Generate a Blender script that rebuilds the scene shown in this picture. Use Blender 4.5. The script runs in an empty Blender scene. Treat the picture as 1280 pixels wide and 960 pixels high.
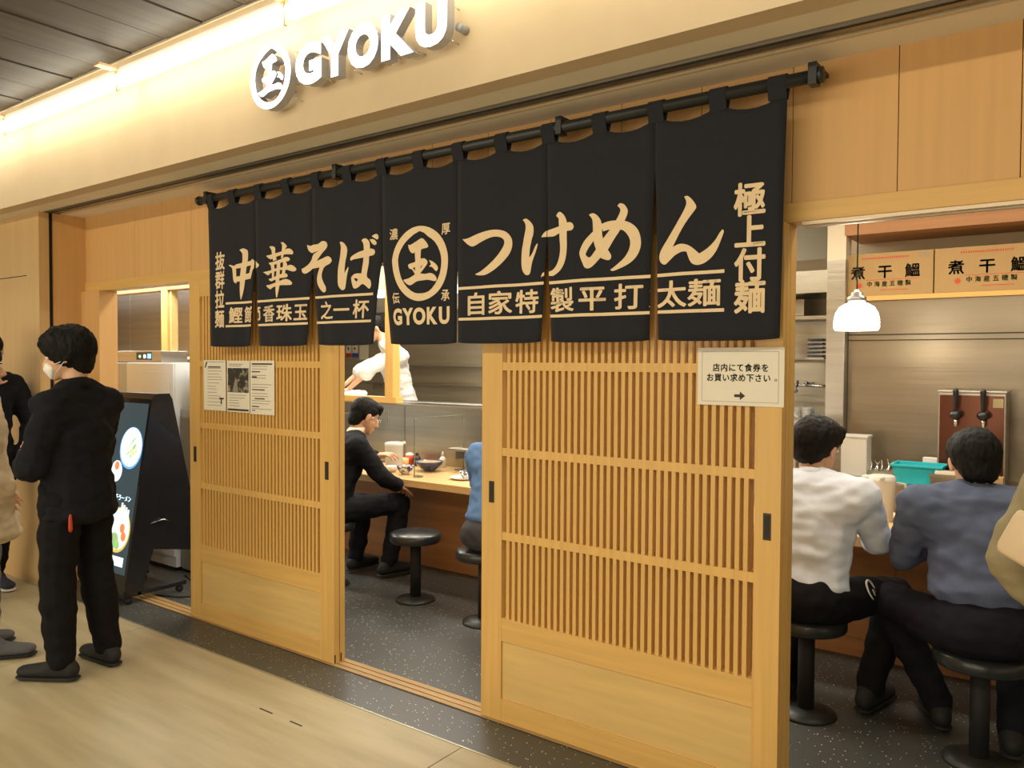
import bpy, bmesh, math, random
from mathutils import Vector, Matrix, noise
C = bpy.context.scene.collection
SC = bpy.context.scene
# ---------------------------------------------------------------- camera
YAW, PITCH, ROLL, CAM = math.radians(36.27), math.radians(1.56), math.radians(0.3), Vector((0, -2.74, 1.55))
cd = bpy.data.cameras.new('camera'); cam = bpy.data.objects.new('camera', cd); C.objects.link(cam)
cd.sensor_width = 36.0; cd.lens = 36.0 * 990 / 1280; cd.clip_start = 0.05
cam.matrix_world = Matrix.Translation(CAM) @ (Matrix.Rotation(YAW, 4, 'Z') @ Matrix.Rotation(math.pi / 2 - PITCH, 4, 'X') @ Matrix.Rotation(ROLL, 4, 'Z'))
SC.camera = cam
# ---------------------------------------------------------------- world, exposure
w = bpy.data.worlds.new('world'); SC.world = w; w.use_nodes = True
w.node_tree.nodes['Background'].inputs[0].default_value = (1.0, 0.87, 0.68, 1)
w.node_tree.nodes['Background'].inputs[1].default_value = 0.42
SC.view_settings.view_transform = 'Standard'; SC.view_settings.look = 'None'
SC.view_settings.exposure = 0.25; SC.view_settings.gamma = 1.0
SC.view_settings.use_curve_mapping = False
# ---------------------------------------------------------------- lamps of the place, plus added fills
def area(name, loc, rot, sx, sy, power, col=(1, .84, .6)):
    l = bpy.data.lights.new(name, 'AREA'); l.shape = 'RECTANGLE'; l.size = sx; l.size_y = sy; l.energy = power; l.color = col
    o = bpy.data.objects.new(name, l); o.location = loc; o.rotation_euler = [math.radians(a) for a in rot]; C.objects.link(o); return o
WARM = (1, .875, .62); NEUT = (1, .91, .76); COOL = (1, .95, .86)
area('corridor_light', (-2.5, -3.3, 3.05), (22, 0, 0), 9.0, 0.10, 102, WARM)
area('corridor_light', (-3.0, -5.2, 3.05), (0, 0, 0), 10.0, 0.8, 42, WARM)
area('soffit_fill', (-3.0, -7.3, 1.15), (90, 0, 0), 9.0, 1.9, 150, NEUT)  # added fill that lifts the dark soffit; no lit shop is built there
area('dining_ceiling_light', (-2.4, 0.55, 2.70), (0, 0, 0), 5.6, 0.25, 45, NEUT)
area('counter_light', (-2.6, 1.75, 2.70), (0, 0, 0), 6.0, 0.20, 62, NEUT)
area('kitchen_light', (-4.9, 2.70, 2.72), (10, 0, 0), 5.0, 0.35, 120, COOL)
area('booth_fill', (-7.6, 0.95, 2.65), (14, 0, 0), 3.0, 0.3, 95, (.92, .98, 1))  # unseen fill added to brighten the left steel panels

# ---------------------------------------------------------------- materials
def newmat(name):
    m = bpy.data.materials.new(name); m.use_nodes = True
    n = m.node_tree.nodes; b = n['Principled BSDF']; return m, n, m.node_tree.links, b
def L4(c): return (c[0], c[1], c[2], 1)
def mat(name, col, rough=.5, metal=0., var=.0, vscale=(8, 8, 8), bump=0., bscale=None, col2=None, detail=4, coat=0., trans=0., alpha=1., sheen=0., emit=None, es=0., spec=.5, ior=1.45, space='Object', contrast=(.3, .7)):
    m, n, l, b = newmat(name)
    b.inputs['Base Color'].default_value = L4(col); b.inputs['Roughness'].default_value = rough; b.inputs['Metallic'].default_value = metal
    b.inputs['Coat Weight'].default_value = coat; b.inputs['Transmission Weight'].default_value = trans; b.inputs['Alpha'].default_value = alpha
    b.inputs['Sheen Weight'].default_value = sheen; b.inputs['Specular IOR Level'].default_value = spec; b.inputs['IOR'].default_value = ior
    if emit: b.inputs['Emission Color'].default_value = L4(emit); b.inputs['Emission Strength'].default_value = es
    if var or bump or col2:
        tc = n.new('ShaderNodeTexCoord'); mp = n.new('ShaderNodeMapping'); mp.inputs['Scale'].default_value = vscale
        nz = n.new('ShaderNodeTexNoise'); nz.inputs['Scale'].default_value = 1; nz.inputs['Detail'].default_value = detail
        l.new(tc.outputs[space], mp.inputs[0]); l.new(mp.outputs[0], nz.inputs['Vector'])
        if var or col2:
            r = n.new('ShaderNodeValToRGB'); c2 = col2 or tuple(max(0, c * (1 - var)) for c in col)
            r.color_ramp.elements[0].color = L4(c2); r.color_ramp.elements[1].color = L4(col if col2 else tuple(c * (1 + var * .6) for c in col))
            r.color_ramp.elements[0].position = contrast[0]; r.color_ramp.elements[1].position = contrast[1]
            l.new(nz.outputs['Fac'], r.inputs[0]); l.new(r.outputs[0], b.inputs['Base Color'])
        if bump:
            src = nz
            if bscale:
                mp2 = n.new('ShaderNodeMapping'); mp2.inputs['Scale'].default_value = bscale; src = n.new('ShaderNodeTexNoise'); src.inputs['Scale'].default_value = 1; src.inputs['Detail'].default_value = 3
                l.new(tc.outputs[space], mp2.inputs[0]); l.new(mp2.outputs[0], src.inputs['Vector'])
            bp = n.new('ShaderNodeBump'); bp.inputs['Strength'].default_value = bump; bp.inputs['Distance'].default_value = .01
            l.new(src.outputs['Fac'], bp.inputs['Height']); l.new(bp.outputs[0], b.inputs['Normal'])
    return m
def emat(name, col, s):
    m, n, l, b = newmat(name); b.inputs['Base Color'].default_value = L4(col)
    b.inputs['Emission Color'].default_value = L4(col); b.inputs['Emission Strength'].default_value = s; b.inputs['Roughness'].default_value = .4
    return m
M = {}
M['wood_v'] = mat('hinoki_upright', (.70, .425, .125), .42, var=.10, vscale=(40, 40, 1.5), bump=.03)
M['wood_h'] = mat('hinoki_level', (.70, .425, .125), .42, var=.10, vscale=(1.5, 40, 40), bump=.03)
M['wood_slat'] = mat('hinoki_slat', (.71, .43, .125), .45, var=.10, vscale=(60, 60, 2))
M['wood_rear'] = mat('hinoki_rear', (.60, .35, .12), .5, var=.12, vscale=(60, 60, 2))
M['wood_panel'] = mat('pale_panel_board', (.68, .46, .165), .5, var=.09, vscale=(3, 30, 30))
M['wood_board'] = mat('veneer_board', (.66, .385, .145), .55, var=.06, vscale=(30, 30, 1.2))
M['wood_left'] = mat('veneer_left', (.62, .41, .18), .45, var=.06, vscale=(30, 30, 1.2))
M['counter_wood'] = mat('counter_wood', (.72, .46, .19), .35, var=.10, vscale=(1.5, 30, 30), coat=.2)
M['apron_wood'] = mat('apron_wood', (.42, .20, .075), .5, var=.15, vscale=(1.2, 30, 20))
M['plaster'] = mat('beige_plaster', (.66, .52, .33), .8, var=.04, vscale=(6, 6, 6), bump=.02, bscale=(90, 90, 90))
M['soffit'] = mat('soffit_board', (.84, .77, .60), .75, var=.04, vscale=(5, 5, 5))
M['cream'] = mat('cream_paint', (.68, .60, .44), .7, var=.03, vscale=(3, 3, 3))
M['ceil'] = mat('dark_ceiling_board', (.058, .046, .038), .55, var=.35, vscale=(25, 1.5, 25))
M['track'] = mat('shutter_rail_metal', (.30, .27, .22), .35, .8)
M['gap'] = mat('dark_gap', (.03, .026, .022), .8)
M['tile'] = mat('beige_floor_tile', (.50, .425, .27), .55, vscale=(1.4, 11, 3), col2=(.41, .34, .205), bump=.02, detail=8, contrast=(.38, .64))
M['rod'] = mat('black_rod_paint', (.022, .024, .022), .4, var=.2, vscale=(4, 40, 40))
M['cloth'] = mat('black_noren_cotton', (.012, .0125, .017), .9, var=.15, vscale=(300, 20, 300), bump=.12, bscale=(600, 600, 600), sheen=.05)
M['print'] = mat('undyed_cream_print', (.82, .63, .38), .9, var=.03, vscale=(40, 40, 40))
M['steel'] = mat('brushed_stainless', (.47, .445, .39), .24, 1., var=.10, vscale=(.8, .8, 30), bump=.10, bscale=(1.1, 1.1, 60))
for _m, _a in ((M['steel'], .75),):
    _n = _m.node_tree; _t = _n.nodes.new('ShaderNodeTangent'); _t.direction_type = 'RADIAL'; _t.axis = 'Z'; _b = _n.nodes['Principled BSDF']
    _n.links.new(_t.outputs[0], _b.inputs['Tangent']); _b.inputs['Anisotropic'].default_value = _a; _b.inputs['Anisotropic Rotation'].default_value = 0.0; _b.inputs['Roughness'].default_value = .34
M['steel_dark'] = mat('worn_stainless', (.46, .43, .36), .32, 1., var=.12, vscale=(.8, .8, 20), bump=.08, bscale=(1, 1, 40))
M['steel_wall'] = mat('satin_stainless', (.66, .61, .49), .58, 1., var=.14, vscale=(.7, .7, 9), bump=.08, bscale=(1, 1, 40))
M['steel_splash'] = mat('amber_toned_stainless', (.30, .255, .185), .34, 1., var=.16, vscale=(.5, .5, 7), bump=.10, bscale=(1, 1, 45))
M['chrome'] = mat('chrome', (.8, .8, .78), .12, 1.)
M['black'] = mat('black_plastic', (.012, .012, .014), .25, coat=.3)
M['blackmatte'] = mat('black_matte', (.012, .012, .012), .7)
M['vinyl'] = mat('black_vinyl', (.022, .025, .026), .28, coat=.2)
M['white'] = mat('white_plastic', (.80, .78, .72), .4)
M['cabinet'] = mat('cream_enamel', (.70, .76, .84), .35, var=.02)
M['cabinet2'] = mat('beige_enamel', (.44, .48, .50), .45, var=.02)
M['grey'] = mat('grey_enamel', (.34, .35, .34), .35)
M['paper'] = mat('white_paper', (.82, .76, .62), .75, var=.02, vscale=(20, 20, 20))
M['ink'] = mat('ink', (.05, .04, .035), .8)
M['ink_soft'] = mat('faded_ink', (.30, .26, .20), .8)
M['ink_brown'] = mat('brown_ink', (.12, .05, .035), .8)
M['card'] = mat('cardboard', (.42, .27, .11), .8, var=.05, vscale=(10, 10, 10))
M['card_ink'] = mat('grey_carton_print', (.10, .085, .06), .85)
M['card_red'] = mat('red_carton_print', (.55, .08, .03), .8)
M['card_green'] = mat('green_carton_print', (.14, .22, .07), .8)
M['white_light'] = emat('lit_sign_face', (1, .97, .95), 3.2)
M['sign_side'] = mat('sign_return', (.42, .42, .44), .45, .3)
M['tube'] = emat('fluorescent_tube', (1, .93, .74), 9)
M['globe'] = emat('lit_opal_glass', (1, .96, .86), 5)
M['acrylic'] = mat('clear_acrylic', (.97, .98, .96), .03, trans=1., ior=1.3)
M['acrylic_edge'] = mat('acrylic_edge', (.40, .42, .36), .2, trans=.5)
M['frost'] = mat('frosted_plastic', (.88, .85, .76), .35, trans=.45)
M['teal'] = mat('teal_plastic', (.02, .45, .52), .4)
M['navy_glaze'] = mat('navy_patterned_glaze', (.75, .74, .70), .2, col2=(.03, .04, .16), vscale=(45, 45, 45), contrast=(.45, .55))
M['navy'] = mat('navy_glaze', (.02, .03, .10), .2, coat=.5, col2=(.06, .07, .2), vscale=(30, 30, 30))
M['porcelain'] = mat('porcelain', (.85, .83, .76), .15, coat=.5)
M['soup'] = mat('noodle_food', (.62, .45, .2), .4, col2=(.25, .12, .05), vscale=(50, 50, 50))
M['red'] = mat('red_plastic', (.55, .06, .02), .4)
M['blue'] = mat('blue_print', (.03, .10, .5), .6)
M['brown'] = mat('amber_panel', (.11, .035, .015), .2, .6)
M['sign_bowl_w'] = emat('screen_white', (.80, .93, 1.0), .62)
M['screen_bg'] = emat('screen_grey', (.030, .050, .062), .8)
M['screen_blue'] = emat('screen_blue', (.10, .30, .85), 1.2)
M['screen_green'] = emat('screen_green', (.40, .66, .28), .42)
M['screen_cream'] = emat('screen_cream', (.72, .85, .55), .5)
M['screen_orange'] = emat('screen_orange', (.95, .28, .10), .55)
M['screen_yellow'] = emat('screen_yellow', (.80, .62, .12), .5)
M['led_green'] = emat('led_green', (.3, .9, .5), 2)
M['led_blue'] = emat('led_blue', (.1, .45, 1), 4)
# terrazzo with sparkling chips
def terrazzo():
    m, n, l, b = newmat('speckled_dark_floor')
    tc = n.new('ShaderNodeTexCoord'); v = n.new('ShaderNodeTexVoronoi'); v.inputs['Scale'].default_value = 100
    nz = n.new('ShaderNodeTexNoise'); nz.inputs['Scale'].default_value = 260
    l.new(tc.outputs['Object'], v.inputs['Vector']); l.new(tc.outputs['Object'], nz.inputs['Vector'])
    lt = n.new('ShaderNodeMath'); lt.operation = 'LESS_THAN'; lt.inputs[1].default_value = .26; l.new(v.outputs['Distance'], lt.inputs[0])
    sx = n.new('ShaderNodeSeparateColor'); l.new(v.outputs['Color'], sx.inputs[0])
    gt = n.new('ShaderNodeMath'); gt.operation = 'GREATER_THAN'; gt.inputs[1].default_value = .90; l.new(sx.outputs[0], gt.inputs[0])
    mu = n.new('ShaderNodeMath'); mu.operation = 'MULTIPLY'; l.new(lt.outputs[0], mu.inputs[0]); l.new(gt.outputs[0], mu.inputs[1])
    r = n.new('ShaderNodeValToRGB'); r.color_ramp.elements[0].color = (.045, .046, .042, 1); r.color_ramp.elements[1].color = (.088, .09, .082, 1); l.new(nz.outputs['Fac'], r.inputs[0])
    mx = n.new('ShaderNodeMix'); mx.data_type = 'RGBA'; l.new(mu.outputs[0], mx.inputs[0]); l.new(r.outputs[0], mx.inputs[6]); mx.inputs[7].default_value = (.95, .90, .70, 1)
    l.new(mx.outputs[2], b.inputs['Base Color']); b.inputs['Roughness'].default_value = .38
    return m
M['terrazzo'] = terrazzo()
def photo_mat():
    m, n, l, b = newmat('dark_photo_print')
    tc = n.new('ShaderNodeTexCoord'); nz = n.new('ShaderNodeTexNoise'); nz.inputs['Scale'].default_value = 28; nz.inputs['Detail'].default_value = 2
    r = n.new('ShaderNodeValToRGB'); e = r.color_ramp.elements; e[0].position = .52; e[0].color = (.03, .03, .02, 1); e[1].position = .68; e[1].color = (.4, .33, .22, 1)
    l.new(tc.outputs['Object'], nz.inputs['Vector']); l.new(nz.outputs['Fac'], r.inputs[0]); l.new(r.outputs[0], b.inputs['Base Color']); b.inputs['Roughness'].default_value = .7
    return m
M['photo'] = photo_mat()
# ---------------------------------------------------------------- object helpers
def tag(o, label=None, cat=None, group=None, kind=None):
    if label: o['label'] = label
    if cat: o['category'] = cat
    if group: o['group'] = group
    if kind: o['kind'] = kind
    return o
def thing(name, label, cat, loc=(0, 0, 0), rz=0, group=None, kind=None):
    o = bpy.data.objects.new(name, None); o.empty_display_size = .1; C.objects.link(o); o.location = loc; o.rotation_euler = (0, 0, rz)
    return tag(o, label, cat, group, kind)
def link_mesh(name, me, parent=None):
    o = bpy.data.objects.new(name, me); C.objects.link(o); o.parent = parent; return o
class MB:
    def __init__(s): s.bm = bmesh.new()
    def box(s, x0, x1, y0, y1, z0, z1, bev=0, mi=0):
        vs = [s.bm.verts.new((x, y, z)) for x in (x0, x1) for y in (y0, y1) for z in (z0, z1)]
        fs = [s.bm.faces.new([vs[i] for i in f]) for f in ((0, 1, 3, 2), (4, 6, 7, 5), (0, 4, 5, 1), (2, 3, 7, 6), (0, 2, 6, 4), (1, 5, 7, 3))]
        for f in fs: f.material_index = mi
        if bev: bmesh.ops.bevel(s.bm, geom=list({e for f in fs for e in f.edges}), offset=bev, segments=2, profile=.6, affect='EDGES')
        return s
    def prism(s, pts, axis, a, b, mi=0):
        def P(p, t): return {'x': (t, p[0], p[1]), 'y': (p[0], t, p[1]), 'z': (p[0], p[1], t)}[axis]
        A = [s.bm.verts.new(P(p, a)) for p in pts]; B = [s.bm.verts.new(P(p, b)) for p in pts]; n = len(pts)
        fs = [s.bm.faces.new(A), s.bm.faces.new(B[::-1])] + [s.bm.faces.new((A[i], B[i], B[(i + 1) % n], A[(i + 1) % n])) for i in range(n)]
        for f in fs: f.material_index = mi
        bmesh.ops.recalc_face_normals(s.bm, faces=fs); return s
    def lathe(s, prof, c=(0, 0, 0), seg=28, axis='z', mi=0):
        rings = []
        for r, h in prof:
            ring = []
            for i in range(seg):
                a = 2 * math.pi * i / seg; x, y = r * math.cos(a), r * math.sin(a)
                p = {'z': (x, y, h), 'y': (x, h, y), 'x': (h, x, y)}[axis]
                ring.append(s.bm.verts.new((p[0] + c[0], p[1] + c[1], p[2] + c[2])))
            rings.append(ring)
        fs = []
        for A, B in zip(rings, rings[1:]):
            for i in range(seg): fs.append(s.bm.faces.new((A[i], A[(i + 1) % seg], B[(i + 1) % seg], B[i])))
        for ring in (rings[0], rings[-1]):
            fs.append(s.bm.faces.new(ring))
        for f in fs: f.material_index = mi; f.smooth = True
        bmesh.ops.recalc_face_normals(s.bm, faces=fs); return s
    def tube(s, pts, r, seg=8, mi=0):
        pts = [Vector(p) for p in pts]; rings = []; up = Vector((0, 0, 1))
        for i, p in enumerate(pts):
            d = (pts[min(i + 1, len(pts) - 1)] - pts[max(i - 1, 0)]).normalized()
            u = d.cross(up if abs(d.z) < .95 else Vector((1, 0, 0))).normalized(); v = d.cross(u)
            rr = r[i] if isinstance(r, (list, tuple)) else r
            rings.append([s.bm.verts.new(p + (u * math.cos(2 * math.pi * k / seg) + v * math.sin(2 * math.pi * k / seg)) * rr) for k in range(seg)])
        fs = []
        for A, B in zip(rings, rings[1:]):
            for i in range(seg): fs.append(s.bm.faces.new((A[i], A[(i + 1) % seg], B[(i + 1) % seg], B[i])))
        fs.append(s.bm.faces.new(rings[0])); fs.append(s.bm.faces.new(rings[-1]))
        for f in fs: f.smooth = True; f.material_index = mi
        bmesh.ops.recalc_face_normals(s.bm, faces=fs); return s
    def hull(s, blobs, mi=0, sub=2):
        vs = []
        for b in blobs:
            c, r = Vector(b[0]), b[1]
            if not isinstance(r, (tuple, list)): r = (r, r, r)
            R = Matrix.Rotation(b[2], 3, b[3]) if len(b) > 3 else None
            for v in ICO[sub]:
                q = Vector((v[0] * r[0], v[1] * r[1], v[2] * r[2]))
                if R: q = R @ q
                vs.append(s.bm.verts.new(c + q))
        res = bmesh.ops.convex_hull(s.bm, input=vs)
        gi = [e for e in res['geom_interior'] + res['geom_unused'] if isinstance(e, bmesh.types.BMVert)]
        if gi: bmesh.ops.delete(s.bm, geom=list(set(gi)), context='VERTS')
        return s
    def xf(s, m): bmesh.ops.transform(s.bm, matrix=m, verts=s.bm.verts); return s
    def mesh(s, name, mats):
        me = bpy.data.meshes.new(name); s.bm.to_mesh(me); s.bm.free()
        for m in (mats if isinstance(mats, (list, tuple)) else [mats]): me.materials.append(m)
        return me
    def build(s, name, mats, parent=None, shade=None):
        me = s.mesh(name, mats)
        if shade: me.shade_smooth()
        return link_mesh(name, me, parent)
ICO = {}
for sub in (1, 2, 3):
    b_ = bmesh.new(); bmesh.ops.create_icosphere(b_, subdivisions=sub, radius=1); ICO[sub] = [v.co[:] for v in b_.verts]; b_.free()
def bx(name, x0, x1, y0, y1, z0, z1, m, parent=None, bev=0): return MB().box(x0, x1, y0, y1, z0, z1, bev).build(name, m, parent)
def struct(o, label=None): o['kind'] = 'structure'; 
def S(name, x0, x1, y0, y1, z0, z1, m, label, cat='wall', parent=None):
    o = bx(name, x0, x1, y0, y1, z0, z1, m, parent); return tag(o, label, cat, kind='structure')
def lerp(a, b, t): return a + (b - a) * t
# glyphs from Blender's built-in font
_G = {}
def glyph(ch, bold=.0):
    k = (ch, bold)
    if k not in _G:
        cu = bpy.data.curves.new('g', 'FONT'); cu.body = ch; cu.size = 1; cu.offset = bold; cu.resolution_u = 4
        ob = bpy.data.objects.new('g', cu); C.objects.link(ob)
        me = bpy.data.meshes.new_from_object(ob)
        _G[k] = ([v.co[:2] for v in me.vertices], [tuple(p.vertices) for p in me.polygons])
        bpy.data.meshes.remove(me); bpy.data.objects.remove(ob); bpy.data.curves.remove(cu)
    return _G[k]
def outline(out, holes, sm=3):
    def cr(p):
        r = []; n = len(p)
        for i in range(n):
            a, b, c, d = [Vector(p[(i + k - 1) % n]) for k in range(4)]
            e1, e2 = (b - a), (c - b)
            sharp = e1.length > 0 and e2.length > 0 and e1.angle(e2) > 1.15
            e3 = (d - c); sharp2 = e3.length > 0 and e2.angle(e3) > 1.15
            if sharp: a = b - e2
            if sharp2: d = c + e2
            for t in [j / sm for j in range(sm)]:
                r.append(.5 * ((2 * b) + (c - a) * t + (2 * a - 5 * b + 4 * c - d) * t * t + (3 * b - a - 3 * c + d) * t ** 3))
        return r
    cu = bpy.data.curves.new('o', 'CURVE'); cu.dimensions = '2D'; cu.fill_mode = 'FRONT'
    for p in [out] + list(holes):
        q = cr(p); sp = cu.splines.new('POLY'); sp.points.add(len(q) - 1); sp.use_cyclic_u = True
        for i, v in enumerate(q): sp.points[i].co = (v[0], v[1], 0, 1)
    ob = bpy.data.objects.new('o', cu); C.objects.link(ob); me = bpy.data.meshes.new_from_object(ob)
    r = ([v.co[:2] for v in me.vertices], [tuple(p.vertices) for p in me.polygons])
    bpy.data.meshes.remove(me); bpy.data.objects.remove(ob); bpy.data.curves.remove(cu)
    return r
def cell(ch, cx, cz, w_, h_, bold=.02):     # CJK glyph placed in a cell, thickened by shifted copies
    vs, fs = glyph(ch, 0); V_ = []; F_ = []
    d = bold * .8; sh_ = [(d * math.cos(a), d * math.sin(a)) for a in [math.pi / 4 + math.pi / 3 * q for q in range(6)]] if bold > .012 else [(0, 0)]
    for dx, dz in sh_:
        n0 = len(V_); V_ += [(cx + (x - .5 + dx) * w_, cz + (y - .38 + dz) * h_) for x, y in vs]; F_ += [tuple(q + n0 for q in f) for f in fs]
    return V_, F_
def fit(ch, x0, x1, z0, z1, bold=.02):      # latin glyph stretched to a box
    vs, fs = glyph(ch, bold)
    a, b = min(v[0] for v in vs), max(v[0] for v in vs); c, d = min(v[1] for v in vs), max(v[1] for v in vs)
    return [(lerp(x0, x1, (x - a) / (b - a)), lerp(z0, z1, (y - c) / (d - c))) for x, y in vs], fs
def flat_add(bm, vf, mp=lambda x, z: (x, 0, z), mi=0):
    vs = [bm.verts.new(mp(x, z)) for x, z in vf[0]]
    for f in vf[1]:
        try: fc = bm.faces.new([vs[i] for i in f]); fc.material_index = mi
        except ValueError: pass
def ringpoly(cx, cz, ro, ri, n=48):
    vs = []; fs = []
    for i in range(n):
        a = 2 * math.pi * i / n; vs += [(cx + ro * math.cos(a), cz + ro * math.sin(a)), (cx + ri * math.cos(a), cz + ri * math.sin(a))]
    for i in range(n): j = (i + 1) % n; fs.append((2 * i, 2 * j, 2 * j + 1, 2 * i + 1))
    return vs, fs
def rectp(x0, x1, z0, z1): return [(x0, z0), (x1, z0), (x1, z1), (x0, z1)], [(0, 1, 2, 3)]
def extrude_flat(vf, y0, y1, nm, mats, parent):   # solid letter: front at y0
    bm = bmesh.new(); flat_add(bm, vf, lambda x, z: (x, y0, z)); bmesh.ops.remove_doubles(bm, verts=bm.verts, dist=1e-5)
    r = bmesh.ops.extrude_face_region(bm, geom=list(bm.faces)); bmesh.ops.translate(bm, vec=(0, y1 - y0, 0), verts=[e for e in r['geom'] if isinstance(e, bmesh.types.BMVert)])
    bmesh.ops.recalc_face_normals(bm, faces=bm.faces)
    me = bpy.data.meshes.new(nm); bm.to_mesh(me); bm.free(); me.materials.append(mats); return link_mesh(nm, me, parent)
def flat_obj(nm, vfs, y, m, parent, thick=0):
    bm = bmesh.new()
    for vf in vfs: flat_add(bm, vf, lambda x, z: (x, y, z))
    me = bpy.data.meshes.new(nm); bm.to_mesh(me); bm.free(); me.materials.append(m); return link_mesh(nm, me, parent)
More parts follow.
